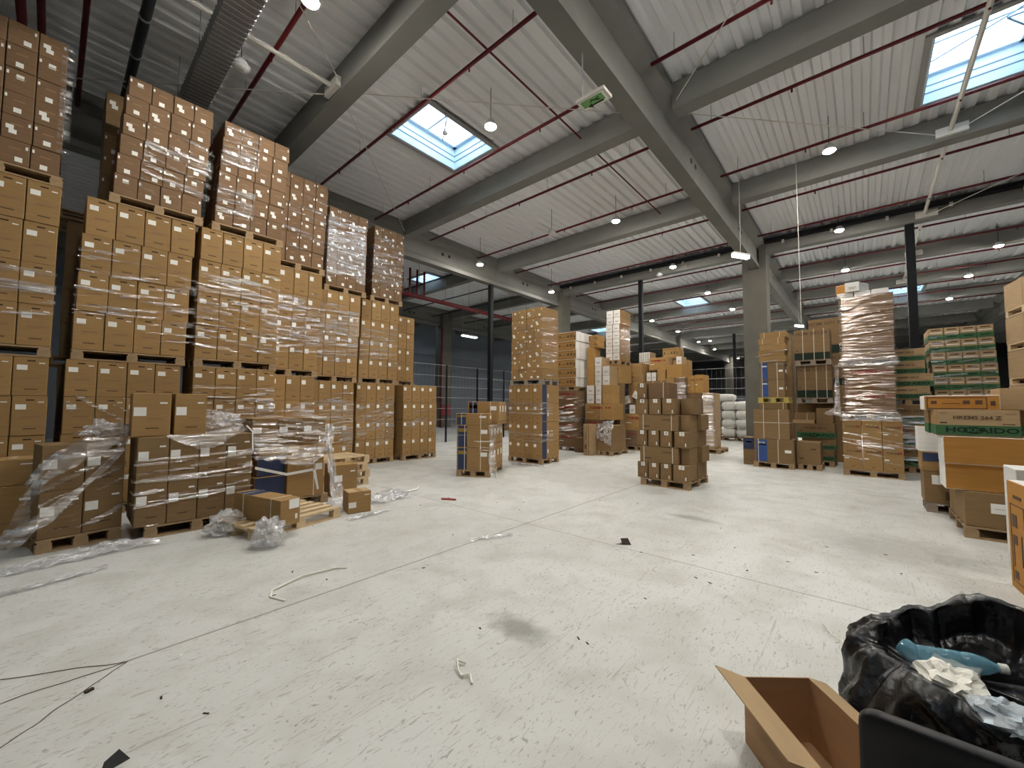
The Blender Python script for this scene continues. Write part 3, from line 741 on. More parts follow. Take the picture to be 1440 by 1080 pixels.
        put('printed_mark', plates(k, [('f', -.45 * W, -.40 * W, .3 * H, .34 * H, 'ink_brown')], 'printed_mark'), o)
    elif kind == 'labelled':
        put('shipping_label', plates(k, [('f', -.46 * W, -.14 * W, .48 * H, .68 * H, 'paper')], 'shipping_label'), o)
        put('printed_mark', plates(k, [('f', .20 * W, .40 * W, .76 * H, .80 * H, 'paper'), ('f', -.15 * W, .2 * W, .18 * H, .205 * H, 'ink_brown'), ('f', -.1 * W, .3 * W, .4 * H, .43 * H, 'ink_faint')], 'printed_mark'), o)
    elif kind == 'labelled_low':
        put('shipping_label', plates(k, [('f', -.47 * W, -.15 * W, .26 * H, .52 * H, 'paper')], 'shipping_label'), o)
        put('printed_mark', plates(k, [('f', .20 * W, .42 * W, .80 * H, .84 * H, 'paper')], 'printed_mark'), o)
        put('tape', plates(k, [('t', -.03, .05, -.5 * D, .5 * D, 'tape')], 'tape'), o)
    if straps or hstraps:
        put('strap', strap_mesh(W, D, H, straps or (), 'strap', .012, hstraps), o)
    return o

def pallet(fr, x, y, z, w, d, label, mat='wood', group='wooden pallets under the goods', rz=0.0, every_board=False):
    def pm(key, fn):
        return cached(('pal', key, w, d, mat), lambda: fn().mesh(key, M[mat]))
    t = tag(put('pallet', None, loc=fr.at(x + w / 2, y + d / 2, z), rz=fr.r + RAD(rz)), label, 'pallet', group)
    a, b = w / 2, d / 2
    bw = d / 5 * .62
    ys = [-b + bw / 2 + i * (d - bw) / 4 for i in range(5)]
    if every_board:
        for q in ys: put('deck_board', pm('deck_board', lambda: MB().bx(-a, a, -bw / 2, bw / 2, .122, .144)), t, (0, q, 0))
    else:
        def dk():
            mb = MB()
            for q in ys: mb.bx(-a, a, q - bw / 2, q + bw / 2, .122, .1435)
            return mb
        put('top_deck', pm('top_deck', dk), t)
    for q in (-a + .06, 0, a - .06):
        put('stringer', pm('stringer', lambda: MB().bx(-.05, .05, -b, b, .1, .1215)), t, (q, 0, 0))
        for p in (-b + .05, 0, b - .05):
            put('block', pm('block', lambda: MB().bx(-.06, .06, -.05, .05, .022, .1)), t, (q, p, 0))
    for p in (-b + .05, 0, b - .05):
        put('runner', pm('runner', lambda: MB().bx(-a, a, -.05, .05, .0, .0215)), t, (0, p, 0))
    return t

ROWN = {4: ['bottom', 'third', 'second', 'top'], 6: ['bottom', 'fifth', 'fourth', 'third', 'second', 'top'], 7: ['bottom', 'sixth', 'fifth', 'fourth', 'third', 'second', 'top'], 5: ['bottom', 'fourth', 'third', 'second', 'top'], 2: ['lower', 'upper'], 3: ['bottom', 'middle', 'top'], 1: ['only']}
def tier(fr, cols, rows, w, d, h, x0, z0, kind, stack, tname, mats=('kraft',) * 3, name='unit_carton', lean=0.0, skip=(), y0=0.0, adj='brown'):
    for r in range(rows):
        j = random.uniform(-.006, .006)
        for c in range(cols):
            if (c, r) in skip: continue
            kk = kind
            if kind == 'slim': kk = 'slim%d' % ((c * 2 + r * 3 + (c * r) % 2 + len(stack)) % 5)
            lb = '%s carton, %s across, %s row, %s %s' % (adj, ORD[c], ROWN[rows][r], tname, stack)
            carton(fr, x0 + c * w + lean * r * h + j + random.uniform(-.0015, .0015), y0 + random.uniform(-.008, .008), z0 + r * h, w, d, h, lb, kk, 'cartons in the %s %s' % (tname, stack), name, mats, rz=random.uniform(-.35, .35) if d < .5 else 0)

def nz3(u, v, s):
    return noise.noise(Vector((u, v, s)))
def film(fr, x0, z0, w, h, label, seed, cover=0.45, angle=0.0, mat='film', side_l=0.0, side_r=0.0, y=0.0, step=(.035, .016), stretch=(1.1, 15.0), bulge=.012, lean=0.0, group='stretch film around the pallet loads', edge=.25):
    """wrinkled film hugging the front of a load and a little way round its corners: a sheet torn and streaked where it has let go"""
    mb = MB(); nu, nv = int((w + side_l + side_r) / step[0]), int(h / step[1])
    idx = {}
    ca, sa = cos(RAD(angle)), sin(RAD(angle))
    def vert(i, j):
        if (i, j) in idx: return idx[(i, j)]
        u = -side_l + i * (w + side_l + side_r) / nu; v = j * h / nv
        a = u * ca + v * sa; b = -u * sa + v * ca
        off = .006 + bulge * (1 + nz3(a * 1.5, b * 18, seed + 3.3)) * .5 + bulge * .5 * (1 + nz3(u * 14, v * 14, seed + 8.1)) * .5
        xx = x0 + lean * v
        if u < 0: p = (xx - off, y - u)
        elif u > w: p = (xx + w + off, y + (u - w))
        else: p = (xx + u, y - off)
        q = fr.at(p[0], p[1], z0 + v)
        n = len(mb.v); mb.v.append(q); idx[(i, j)] = n
        return n
    for j in range(nv):
        for i in range(nu):
            u = -side_l + (i + .5) * (w + side_l + side_r) / nu; v = (j + .5) * h / nv
            a = u * ca + v * sa; b = -u * sa + v * ca
            n = nz3(a * stretch[0], b * stretch[1], seed) * .6 + nz3(a * stretch[0] * 2.3, b * stretch[1] * 2.1, seed + 5) * .25
            e = 0.0
            if edge: e = max(0, 1 - min(v, h - v) / (edge * h)) * .25
            if n > (0.5 - cover) * .9 + e - .05 * 0:
                mb.f.append((vert(i, j), vert(i + 1, j), vert(i + 1, j + 1), vert(i, j + 1))); mb.m.append(0)
    return single('stretch_film', mb, M[mat], label, 'plastic film', group, True)

def crumple(name, c, size, label, seed, mat='film_crumple', n=(22, 14), rough=.38, cat='plastic film', group=None, rz=0.0, flat=0.0):
    mb = MB(); nu, nv = n
    for j in range(nv + 1):
        th = pi * j / nv
        for i in range(nu):
            ph = 2 * pi * i / nu
            d = Vector((sin(th) * cos(ph), sin(th) * sin(ph), cos(th)))
            r = 1 + rough * (noise.noise(d * 2.2 + Vector((seed, 0, 0))) + .6 * abs(noise.noise(d * 5.0 + Vector((0, seed, 0)))) - .25 + .35 * noise.noise(d * 11 + Vector((seed, seed, 0))))
            z = d.z * r * size[2]
            if z < -size[2] * flat: z = -size[2] * flat + .02 * (z + size[2] * flat)
            mb.v.append((d.x * r * size[0], d.y * r * size[1], z))
    for j in range(nv):
        for i in range(nu):
            a, b = j * nu + i, j * nu + (i + 1) % nu
            mb.f.append((a, a + nu, b + nu, b)); mb.m.append(0)
    return single(name, mb, M[mat], label, cat, group, False, c, rz)

def sheet(name, pts, nu, nv, label, seed, mat='film', wav=.03, holes=0.0, cat='plastic film', group=None, thick=None):
    """a loose film sheet spanned by rows of points (bilinear between rows), creased"""
    mb = MB(); R = len(pts); idx = {}
    def P_(u, v):
        f = v * (R - 1); k = min(int(f), R - 2); t = f - k
        def row(r):
            q = pts[r]; g = u * (len(q) - 1); m = min(int(g), len(q) - 2); s = g - m
            return Vector(q[m]).lerp(Vector(q[m + 1]), s)
        p = row(k).lerp(row(k + 1), t)
        o = Vector((nz3(u * 9, v * 5, seed), nz3(u * 9, v * 5, seed + 7), nz3(u * 12, v * 7, seed + 3))) * wav
        q = p + o
        if q.z < .004: q.z = .004 + .01 * abs(o.z)
        return q
    def vert(i, j):
        if (i, j) not in idx:
            idx[(i, j)] = len(mb.v); mb.v.append(tuple(P_(i / nu, j / nv)))
        return idx[(i, j)]
    for j in range(nv):
        for i in range(nu):
            if holes and nz3(i / nu * 5, j / nv * 5, seed + 20) > .55 - holes: continue
            mb.f.append((vert(i, j), vert(i + 1, j), vert(i + 1, j + 1), vert(i, j + 1))); mb.m.append(0)
    return single(name, mb, M[mat], label, cat, group, True)

# ------------------------------------------------------------------ the wall of wrapped stacks on the left
def wall_stack(x_l1, y, w1, sname, l2, l3, h1, h2, w2=None, skip1=(), lean2=0.0, lean3=0.0, w3=1.04, top3=6.56, z2=2.2, z3=4.54, depth=.8, small=False, mats1='kraft', mats3='kraft_red', first=0):
    """three loaded pallets on top of each other; l2, l3: left edges of the upper tiers"""
    F = Frame(0, y, 0)
    w2 = w2 or w1
    k = 'unit_small' if small else 'unit'
    pallet(F, x_l1, 0, 0, w1, depth, 'wooden pallet on the floor under the %s' % sname)
    tier(F, 4, 4, round(w1 / 4, 4), depth, (z2 - .146) / 4, x_l1, .145, k, sname, 'bottom tier', (mats1,) * 3, skip=skip1)
    pallet(F, l2, 0, z2, w2, depth, 'wooden pallet between bottom and middle tiers, %s' % sname)
    tier(F, 4, 4, round(w2 / 4, 4), depth, (z3 - z2 - .146) / 4, l2, z2 + .145, k, sname, 'middle tier', (mats1,) * 3, lean=lean2, skip=skip1)
    if l3 is not None:
        pallet(F, l3 - .03, 0, z3, w3 + .06, depth, 'wooden pallet between middle and top tiers, %s' % sname)
        tier(F, 4, 6, round(w3 / 4, 4), depth, (top3 - z3 - .146) / 6, l3, z3 + .145, 'slim', sname, 'top tier', (mats3,) * 3, 'slim_carton', lean=lean3, skip=skip1 and tuple((0, r) for r in range(6)))
S1, S2, S3, S4, S5, S6 = 'leftmost wall stack', 'second wall stack', 'third wall stack', 'fourth wall stack', 'fifth wall stack', 'sixth wall stack'
SK = tuple((0, r) for r in range(4))
wall_stack(-1.24, 8.2, 1.23, S1, -1.24, -1.09, 4, 4, skip1=SK, lean3=.005, w3=1.06, top3=6.58)
wall_stack(.12, 8.2, 1.24, S2, .17, .48, 4, 4, lean2=.035, lean3=.07, w3=1.05, top3=6.55)
wall_stack(1.52, 8.2, 1.22, S3, 1.52, 1.71, 4, 4, lean2=.012, lean3=.06, w3=1.05, top3=6.52)
wall_stack(2.62, 9.0, 1.17, S4, 2.66, 2.84, 4, 4, lean2=.03, lean3=.04, w3=1.06, top3=6.5, z2=2.18, z3=4.45, small=True)
wall_stack(3.81, 9.5, 1.14, S5, 3.87, 4.18, 4, 4, lean2=.04, lean3=.02, w3=1.0, top3=6.36, z2=2.13, z3=4.3, small=True)
wall_stack(5.3, 10.05, 1.15, S6, 5.34, 5.67, 4, 4, lean2=.04, lean3=.03, w3=.95, top3=6.57, z2=2.17, z3=4.44, small=True)
E7, E8, R2 = 'low end stack', 'stack behind end stack', 'shadowed stack behind'
F7 = Frame(0, 9.93, 0)
pallet(F7, 6.66, 0, 0, 1.2, .8, 'wooden pallet on the floor under the low end stack of the wall')
tier(F7, 4, 4, .3, .8, .505, 6.66, .145, 'unit_small', E7, 'bottom tier')
F8 = Frame(0, 11.0, 0)
pallet(F8, 6.5, 0, 0, 1.2, .8, 'wooden pallet on the floor behind the low end stack')
tier(F8, 4, 4, .3, .8, .512, 6.5, .145, 'unit_small', E8, 'bottom tier')
pallet(F8, 6.55, 0, 2.2, 1.2, .8, 'wooden pallet between the tiers of the stack behind the end stack')
tier(F8, 4, 4, .3, .8, .515, 6.55, 2.345, 'unit_small', E8, 'upper tier')
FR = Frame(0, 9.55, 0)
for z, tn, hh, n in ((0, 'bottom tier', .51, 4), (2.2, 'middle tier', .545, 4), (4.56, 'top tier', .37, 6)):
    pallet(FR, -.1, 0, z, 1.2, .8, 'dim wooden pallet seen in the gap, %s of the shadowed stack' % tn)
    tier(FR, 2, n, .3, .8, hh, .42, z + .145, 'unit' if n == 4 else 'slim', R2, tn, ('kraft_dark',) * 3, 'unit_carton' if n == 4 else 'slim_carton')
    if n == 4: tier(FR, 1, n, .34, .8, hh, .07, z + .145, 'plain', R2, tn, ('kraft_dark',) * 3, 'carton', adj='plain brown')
WG = 'stretch film around the wall stacks'
def wfilm(y, x0, z0, w, h, label, seed, cover, angle=0, **k):
    film(Frame(0, y, 0), x0, z0, w, h, label, seed, cover, angle, group=WG, **k)
wfilm(8.2, .75, 4.72, .85, 1.2, 'shiny film on the right half of the second wall stack, top tier', 1, 0.48, -12, side_r=.15, lean=.06)
wfilm(8.2, .14, 2.45, 1.35, 1.5, 'film bands across the middle tier of the second wall stack', 2, 0.42, 4, side_r=.2, lean=.03)
wfilm(8.2, -.7, 2.6, .7, .9, 'film on the middle tier of the leftmost wall stack', 3, 0.38, 3)
wfilm(8.2, -.08, 5.0, .1, 1.6, 'glinting film edge up the right side of the leftmost wall stack', 4, 0.62, 0, side_r=.5, side_l=0)
wfilm(8.2, 1.71, 4.7, .55, 1.8, 'shiny film on the left half of the third wall stack, top tier', 5, 0.56, 8, side_l=.25, lean=.06)
wfilm(8.2, 1.52, 2.4, 1.24, 1.55, 'gleaming film across the middle tier of the third wall stack', 6, 0.54, -6, side_l=.15)
wfilm(9.0, 2.8, 2.5, 1.05, 1.5, 'film bands across the middle tier of the fourth wall stack', 7, 0.58, 5)
wfilm(9.0, 2.9, 4.7, 1.0, 1.6, 'film on the top tier of the fourth wall stack', 8, 0.34, -5, lean=.04)
wfilm(9.5, 4.18, 4.6, 1.0, 1.55, 'bright white film over the top tier of the fifth wall stack', 9, 0.85, 6, mat='film_heavy', side_l=.1, side_r=.1)
wfilm(9.5, 3.9, 2.6, 1.12, 1.4, 'film bands across the middle tier of the fifth wall stack', 10, 0.67, 5)
wfilm(9.5, 3.85, .45, 1.1, 1.45, 'film across the bottom tier of the fifth wall stack', 11, 0.62, 8)
wfilm(10.05, 5.67, 4.7, .97, 1.6, 'film streaks on the top tier of the sixth wall stack', 12, 0.54, 8, side_l=.3, lean=.03)
wfilm(10.05, 5.34, 2.5, 1.17, 1.4, 'film streaks on the middle tier of the sixth wall stack', 13, 0.46, 4, lean=.04)
wfilm(10.05, 5.35, .45, 1.1, 1.4, 'slanting film streaks on the bottom tier of the sixth wall stack', 14, 0.54, 22)
wfilm(9.93, 6.66, .55, 1.2, 1.2, 'thin film streaks on the low end stack', 15, 0.34, 12)
wfilm(9.0, 2.64, .9, 1.15, .9, 'film across the bottom tier of the fourth wall stack', 16, 0.52, 5)
wfilm(8.2, 1.52, .9, 1.2, 1.0, 'film across the bottom tier of the third wall stack', 17, 0.57, 4, side_l=.12)
wfilm(8.2, .15, 1.15, .75, .7, 'torn film flap on the bottom tier of the second wall stack', 18, 0.3, -40)

# ------------------------------------------------------------------ opened pallets in front of the wall
F1 = Frame(-.47, 7.1, 0)
carton(F1, 0, 0, 0, .43, .5, .675, 'tall brown carton on the floor at the left photo edge', 'labelled')
carton(F1, .0, .02, .676, .42, .46, .29, 'low brown carton on top at the left photo edge', 'labelled_low')
F2 = Frame(-.03, 6.60, 8)
pallet(F2, .0, 0, 0, .67, .46, 'pallet under the torn wrapped load at the left')
for c in range(2):
    for r in range(2):
        carton(F2, c * .335, 0, .145 + r * .5, .335, .46, .5, '%s wrapped carton, %s column, torn pallet load at the left' % (('lower', 'upper')[r], ('left', 'right')[c]), 'labelled', 'cartons in the torn wrapped load', 'wrapped_carton', ('kraft_dark',) * 3)
film(F2, 0, .1, .67, 1.05, 'film still clinging to the torn load at the left', 31, .34, 28, side_r=.2, group='film of the torn loads')
def fp(fr, x, y, z): return fr.at(x, y, z)
sheet('torn_film', [[(.66, 6.72, 1.2), (.3, 6.55, 1.22), (.05, 6.6, 1.05), (-.1, 6.6, .85)], [(.62, 6.6, 1.08), (.28, 6.5, 1.08), (.02, 6.5, .92), (-.12, 6.52, .70)], [(.58, 6.56, 1.0), (.3, 6.46, .97), (.05, 6.45, .80), (-.13, 6.5, .55)]], 40, 16, 'pulled-back film drooping from the top of the torn load', 41, 'film_heavy', .035, .1)
sheet('torn_film', [[(.62, 6.58, 1.05), (.50, 6.56, .98)], [(.36, 6.5, .72), (.24, 6.5, .66)], [(.08, 6.44, .38), (-.1, 6.46, .40)], [(-.12, 6.4, .18), (-.30, 6.5, .22)], [(-.35, 6.4, .01), (-.52, 6.5, .05)]], 8, 36, 'long strip of film pulled diagonally down to the floor', 42, 'film_heavy', .03)
sheet('torn_film', [[(.02, 6.5, .80), (-.1, 6.52, .72)], [(-.06, 6.46, .55), (-.17, 6.5, .5)], [(-.12, 6.42, .3), (-.25, 6.5, .28)], [(-.36, 6.36, .02), (-.5, 6.45, .03)]], 6, 24, 'second strip of film hanging at the left of the torn load', 43, 'film', .03)
crumple('film_heap', (.48, 6.95, 1.26), (.24, .26, .12), 'tangled film heap on top of the torn load', 44, rough=.55, flat=.6)
sheet('floor_film', [[(-.42, 6.2, .01), (.1, 6.3, .02), (.5, 6.45, .03), (.85, 6.35, .02)], [(-.3, 6.05, .015), (.1, 6.15, .06), (.5, 6.2, .09), (.9, 6.2, .04)], [(-.2, 5.98, .006), (.2, 6.02, .02), (.55, 6.05, .03), (.92, 6.1, .006)]], 44, 16, 'crumpled film lying on the floor before the torn load', 45, 'film_crumple', .05, .06)
F3 = Frame(.70, 6.42, -1)
pallet(F3, .1, 0, 0, 1.0, .8, 'pallet under the neatly wrapped load with two cartons on top')
for c in range(4):
    for r in range(2):
        carton(F3, c * .294, 0, .145 + r * .525, .294, .8, .525, '%s wrapped carton, %s across, load with two cartons on top' % (('lower', 'upper')[r], ORD[c]), 'labelled', 'cartons in the neatly wrapped load', 'wrapped_carton', ('kraft_dark',) * 3)
film(F3, 0, .12, 1.18, 1.08, 'tight film around the load with two cartons on top', 32, .40, 3, side_l=.3, side_r=.1, group='film of the torn loads')
mb = MB()
for z, s in ((.93, .02), (.70, .03), (.42, .05)):
    a, b = F3.at(-.01, -.03, z - s), F3.at(1.19, -.03, z + s)
    mb.poly([a, b, (b[0], b[1], b[2] + .028), (a[0], a[1], a[2] + .028)])
single('film_rope', mb, M['film_heavy'], 'three twisted film bands around the neatly wrapped load', 'plastic film')
carton(F3, -.05, .05, 1.198, .36, .5, .52, 'left of two brown cartons standing on the wrapped load', 'labelled', rz=-2)
carton(F3, .325, .08, 1.198, .335, .5, .525, 'right of two brown cartons standing on the wrapped load', 'labelled', rz=2)
crumple('film_heap', (1.58, 6.72, 1.33), (.24, .22, .16), 'bright crumpled film heap beside the two cartons on the load', 46, rough=.5, flat=.75)
sheet('torn_film', [[(.95, 6.42, 1.21), (1.2, 6.40, 1.215), (1.5, 6.4, 1.25), (1.83, 6.42, 1.30)], [(1.0, 6.37, 1.16), (1.25, 6.36, 1.08), (1.45, 6.35, 1.12), (1.8, 6.38, 1.24)], [(1.08, 6.36, 1.12), (1.28, 6.35, 1.02), (1.42, 6.35, 1.03), (1.7, 6.37, 1.2)]], 30, 10, 'film drooping over the front edge below the heap', 47, 'film_heavy', .02)
single('strap_end', MB().tube([(1.80, 6.40, 1.3), (1.86, 6.36, 1.22), (1.87, 6.35, .95)], .008, 5), M['strap_white'], 'loose white strap hanging from the wrapped load corner', 'strap')

F4 = Frame(1.98, 6.68, 0)
pallet(F4, 0, 0, 0, 1.1, .8, 'pallet under the half collapsed wrapped load')
carton(F4, .03, .03, .145, .42, .7, .37, 'dark navy-printed carton low in the collapsed load', mats=('ink_navy', 'kraft_dark', 'kraft_dark'))
carton(F4, .05, .08, .516, .40, .7, .3, 'dark navy-printed carton on the low one, collapsed load', mats=('ink_navy', 'kraft_dark', 'kraft_dark'), rz=3)
o = carton(F4, .46, .0, .145, .56, .7, .6, 'large brown carton with a hanging strap, collapsed load', 'plain', straps=(.12,))
put('shipping_label', plates((.554, .694, .598), [('f', .14, .25, .40, .50, 'paper')], 'shipping_label'), o)
carton(F4, .48, .1, .747, .44, .6, .2, 'squashed flat brown carton inside the collapsed load', 'plain')
for c in range(3):
    carton(F4, .0 + c * .36, .12, .95, .36, .65, .43, '%s carton along the top of the collapsed load' % ('left', 'middle', 'right')[c], 'labelled', 'cartons on the collapsed load', 'wrapped_carton', ('kraft_dark',) * 3)
carton(F4, .08, .1, .817, .38, .6, .13, 'flat brown carton under the top row of the collapsed load', 'plain')
film(F4, -.02, .75, 1.1, .68, 'film stretched over the top of the collapsed load', 33, .62, -8, mat='film', side_l=.2, side_r=.15, y=.1, group='film of the torn loads')
sheet('torn_film', [[(1.96, 6.62, 1.05), (2.4, 6.55, .98), (2.8, 6.56, .95), (3.06, 6.66, 1.2)], [(1.96, 6.58, .88), (2.4, 6.5, .80), (2.72, 6.5, .72), (3.02, 6.58, .95)], [(1.97, 6.58, .80), (2.4, 6.5, .7), (2.68, 6.48, .62), (2.98, 6.56, .82)]], 40, 18, 'see-through film sagging across the collapsed load', 48, 'film', .05, .12)
sheet('torn_film', [[(2.98, 6.6, 1.25), (3.1, 6.62, 1.28)], [(2.96, 6.55, .9), (3.08, 6.56, .95)], [(3.0, 6.5, .55), (3.12, 6.5, .5)], [(3.02, 6.42, .2), (3.18, 6.4, .2)], [(2.95, 6.3, .02), (3.2, 6.25, .02)]], 8, 30, 'twisted white film rope hanging at the collapsed load corner', 49, 'film_crumple', .06)
mb = MB(); mb.poly([(1.98, 6.6, .66), (2.4, 6.58, .52), (2.4, 6.58, .56), (1.98, 6.6, .70)]); mb.poly([(2.4, 6.58, .52), (2.78, 6.58, .55), (2.78, 6.58, .59), (2.4, 6.58, .56)]); mb.poly([(2.78, 6.58, .55), (2.84, 6.55, .25), (2.87, 6.55, .26), (2.82, 6.58, .59)])
single('printed_tape', mb, M['strap_white'], 'white tape strung across the collapsed load', 'tape')
FP = Frame(1.62, 5.40, 12)
pallet(FP, 0, 0, 0, 1.2, .9, 'bare pallet in front with slatted deck showing', 'wood_pale', 'pallets without a load', every_board=True)
o = carton(Frame(1.845, 5.22, -77), -.98, 0, .145, .98, .26, .31, 'long brown carton with white straps lying on the bare pallet', 'plain', straps=(-.28, .3))
put('shipping_label', plates((.974, .254, .308), [('r', -.02, .11, .19, .30, 'paper'), ('r', .06, .09, .06, .12, 'paper')], 'shipping_label'), o)
put('top_print', plates((.974, .254, .308), [('t', -.40, -.12, -.12, .12, 'ink_navy'), ('t', -.3, -.22, -.12, .12, 'ink_yellow')], 'top_print'), o)
crumple('film_bag', (1.50, 5.98, .12), (.22, .17, .17), 'clear crumpled film bundle, the farther of two on the floor', 50, rough=.4, flat=.68, group='film bundles on the floor')
crumple('film_bag', (1.70, 5.24 - .12, .13), (.17, .17, .18), 'clear crumpled film bundle by the strapped carton, the nearer of two', 51, rough=.42, flat=.7, group='film bundles on the floor')
F7a = Frame(3.24, 6.85, -4)
carton(F7a, 0, 0, 0, .42, .42, .55, 'upright brown carton on the floor before the stacked empty pallets', 'labelled')
carton(Frame(2.92, 5.70, -12), 0, 0, 0, .34, .30, .31, 'small brown carton with taped top alone on the floor', 'labelled_low', mats=('kraft', 'kraft', 'kraft_pale'))
for k in range(4):
    pallet(Frame(3.34, 7.5, 3), (0, .03, -.02, .01)[k], 0, k * .1445, .95, .8, '%s pallet in the stack of empties before the fourth wall stack' % ('bottom', 'second', 'third', 'top')[k], 'wood_pale', 'pallets without a load', rz=(0, 1, -2, 1)[k])
sheet('floor_film', [[(3.3, 6.3, .01), (3.8, 6.5, .02), (4.4, 6.6, .01)], [(3.45, 6.0, .08), (3.95, 6.2, .12), (4.3, 6.2, .05)], [(3.6, 5.85, .01), (3.95, 5.95, .03), (4.2, 5.95, .006)]], 36, 18, 'crumpled film on the floor right of the upright carton', 52, 'film_crumple', .08, .08)
sheet('floor_film', [[(2.7, 6.35, .02), (3.0, 6.4, .05), (3.3, 6.3, .02)], [(2.75, 6.1, .06), (3.05, 6.1, .12), (3.35, 6.1, .05)], [(2.8, 5.95, .01), (3.05, 5.9, .03), (3.3, 5.95, .01)]], 26, 16, 'crumpled film on the floor left of the small carton', 53, 'film_crumple', .07, .05)
sheet('floor_film', [[(2.75, 5.45, .01), (3.05, 5.5, .02), (3.4, 5.5, .01)], [(2.8, 5.3, .02), (3.05, 5.32, .04), (3.5, 5.42, .01)]], 24, 8, 'thin film scraps on the floor before the small carton', 54, 'film_crumple', .04, .2)
single('floor_strap', MB().tube([(3.95, 6.0, .02), (4.1, 6.25, .03), (4.6, 6.35, .02), (4.75, 6.5, .03)], .018, 5), M['strap_white'], 'white strap end curling over the floor by the film', 'strap')

# ------------------------------------------------------------------ free-standing loads in the middle
C1 = Frame(6.045, 6.92, -61)
pallet(C1, 0, .02, 0, .78, 1.2, 'pallet under the navy-printed cartons in the middle')
for r in range(2):
    for k in range(4):
        carton(C1, 0, .02 + k * .3, .145 + r * .5, .78, .3, .5, 'navy-printed carton, %s row, %s from the front, middle load' % (('lower', 'upper')[r], ORD[k]), 'navy', 'navy-printed cartons in the middle', 'outdoor_unit_carton', straps=(-.2, .17) if k == 0 else None)
carton(C1, -.03, .02, 1.146, .78, .32, .26, 'flat navy-printed carton on the front top of the middle load', 'navy', name='outdoor_unit_carton', straps=(-.25, .2))
for k in range(3):
    carton(C1, .12, .42 + k * .27, 1.146, .76, .27, .53, 'navy-printed carton standing on the middle load, %s from the front' % ORD[k], 'navy', 'navy-printed cartons in the middle', 'outdoor_unit_carton', straps=(-.25, .17) if k == 0 else None)
film(C1, .02, .5, .74, .6, 'film band around the navy-printed middle load', 60, .3, 0, side_r=1.0, group='film on the middle loads')
sheet('torn_film', [[C1.at(.76, -.03, 1.15), C1.at(.84, -.03, 1.16), C1.at(.86, .9, 1.16)], [C1.at(.79, -.04, .8), C1.at(.86, -.02, .8), C1.at(.84, .2, .8)], [C1.at(.76, -.05, .35), C1.at(.88, -.03, .35), C1.at(.90, .1, .35)], [C1.at(.84, -.08, .01), C1.at(.92, -.06, .01), C1.at(.95, 0, .01)]], 10, 26, 'loose film hanging to the floor at the middle load corner', 61, 'film_heavy', .03)

C2 = Frame(8.75, 7.76, -90)
T2 = 'free-standing tower'
pallet(C2, 0, 0, 0, 1.2, .83, 'pallet on the floor under the free-standing tower')
tier(C2, 4, 4, .3, .83, .505, 0, .145, 'unit_navy', T2, 'lower tier', ('kraft',) * 3)
pallet(C2, .06, 0, 2.167, 1.16, .8, 'pallet between the two tiers of the free-standing tower', 'wood_grey')
tier(C2, 4, 7, .28, .76, .285, .1, 2.312, 'slim', T2, 'upper tier', ('kraft',) * 3, 'slim_carton')
film(C2, .1, 2.4, 1.12, 1.9, 'film streaks on the upper tier of the free-standing tower', 62, .38, 3, side_r=.75, group='film on the middle loads')
film(C2, 0, 1.35, 1.2, .33, 'film band across the lower tier of the free-standing tower', 63, .55, 3, side_r=.5, group='film on the middle loads', edge=0)
film(C2, 0, .6, 1.2, .3, 'lower film band across the foot of the free-standing tower', 64, .5, -2, side_r=.5, group='film on the middle loads', edge=0)
sheet('floor_film', [[(8.4, 7.3, .01), (8.5, 6.9, .02), (8.7, 6.45, .01)], [(8.2, 7.2, .02), (8.3, 6.8, .03), (8.5, 6.3, .01)]], 24, 8, 'film scraps on the floor before the free-standing tower', 65, 'film_crumple', .04, .15)

C3 = Frame(8.0, 3.5, -90)
N3 = 'numbered carton pile'
pallet(C3, .02, 0, 0, .96, 1.2, 'pallet under the numbered carton pile')
z = .145
RM = ('kraft_dark',) * 3
G3 = 'numbered cartons in the centre pile'
def row4(z, xs, rowname):
    for c, (x, w) in enumerate(xs):
        carton(C3, x, random.uniform(-.02, .02), z, w, .58, .318, 'brown carton with a number label, %s across, %s, centre pile' % (ORD[c], rowname), 'numbered', G3, 'numbered_carton', RM, rz=random.uniform(-2, 2))
        if c == len(xs) - 1:
            carton(C3, x, .6, z, w, .58, .318, 'brown carton at the back right, %s, centre pile' % rowname, 'numbered', G3, 'numbered_carton', RM)
def rowlong(z, x, w, x2, w2, rowname):
    carton(C3, x, .02, z, w, .3, .318, 'long strapped carton, %s, centre pile' % rowname, 'long', G3, 'long_carton', RM, straps=(-.3, .27))
    carton(C3, x2, .1, z, w2, .5, .318, 'short carton set back at the right end, %s, centre pile' % rowname, 'plain', G3, 'numbered_carton', RM)
    carton(C3, .77, .62, z, .27, .5, .318, 'brown carton jutting out at the right, %s, centre pile' % rowname, 'plain', G3, 'numbered_carton', RM)
    carton(C3, x, .36, z, w, .3, .318, 'second long carton behind, %s, centre pile' % rowname, 'long', G3, 'long_carton', RM)
row4(z, [(-.05, .22), (.19, .22), (.43, .22), (.67, .30)], 'bottom row')
rowlong(z + .32, .0, .78, .79, .17, 'second row up')
row4(z + .64, [(-.07, .22), (.18, .22), (.43, .23), (.70, .27)], 'third row up')
rowlong(z + .96, -.02, .80, .79, .17, 'fourth row up')
row4(z + 1.28, [(-.07, .26), (.21, .25), (.47, .25)], 'fifth row up')
carton(C3, .74, .3, z + 1.28, .26, .5, .318, 'brown carton set back right, fifth row up, centre pile', 'plain', G3, 'numbered_carton', RM)
carton(C3, -.04, .0, z + 1.60, .2, .58, .318, 'brown carton with a number label alone at top left, centre pile', 'numbered', G3, 'numbered_carton', RM)
carton(C3, .18, .05, z + 1.60, .42, .5, .318, 'reddish plain carton topping the centre pile', 'plain', G3, 'numbered_carton', ('kraft_red',) * 3, straps=(.1,))

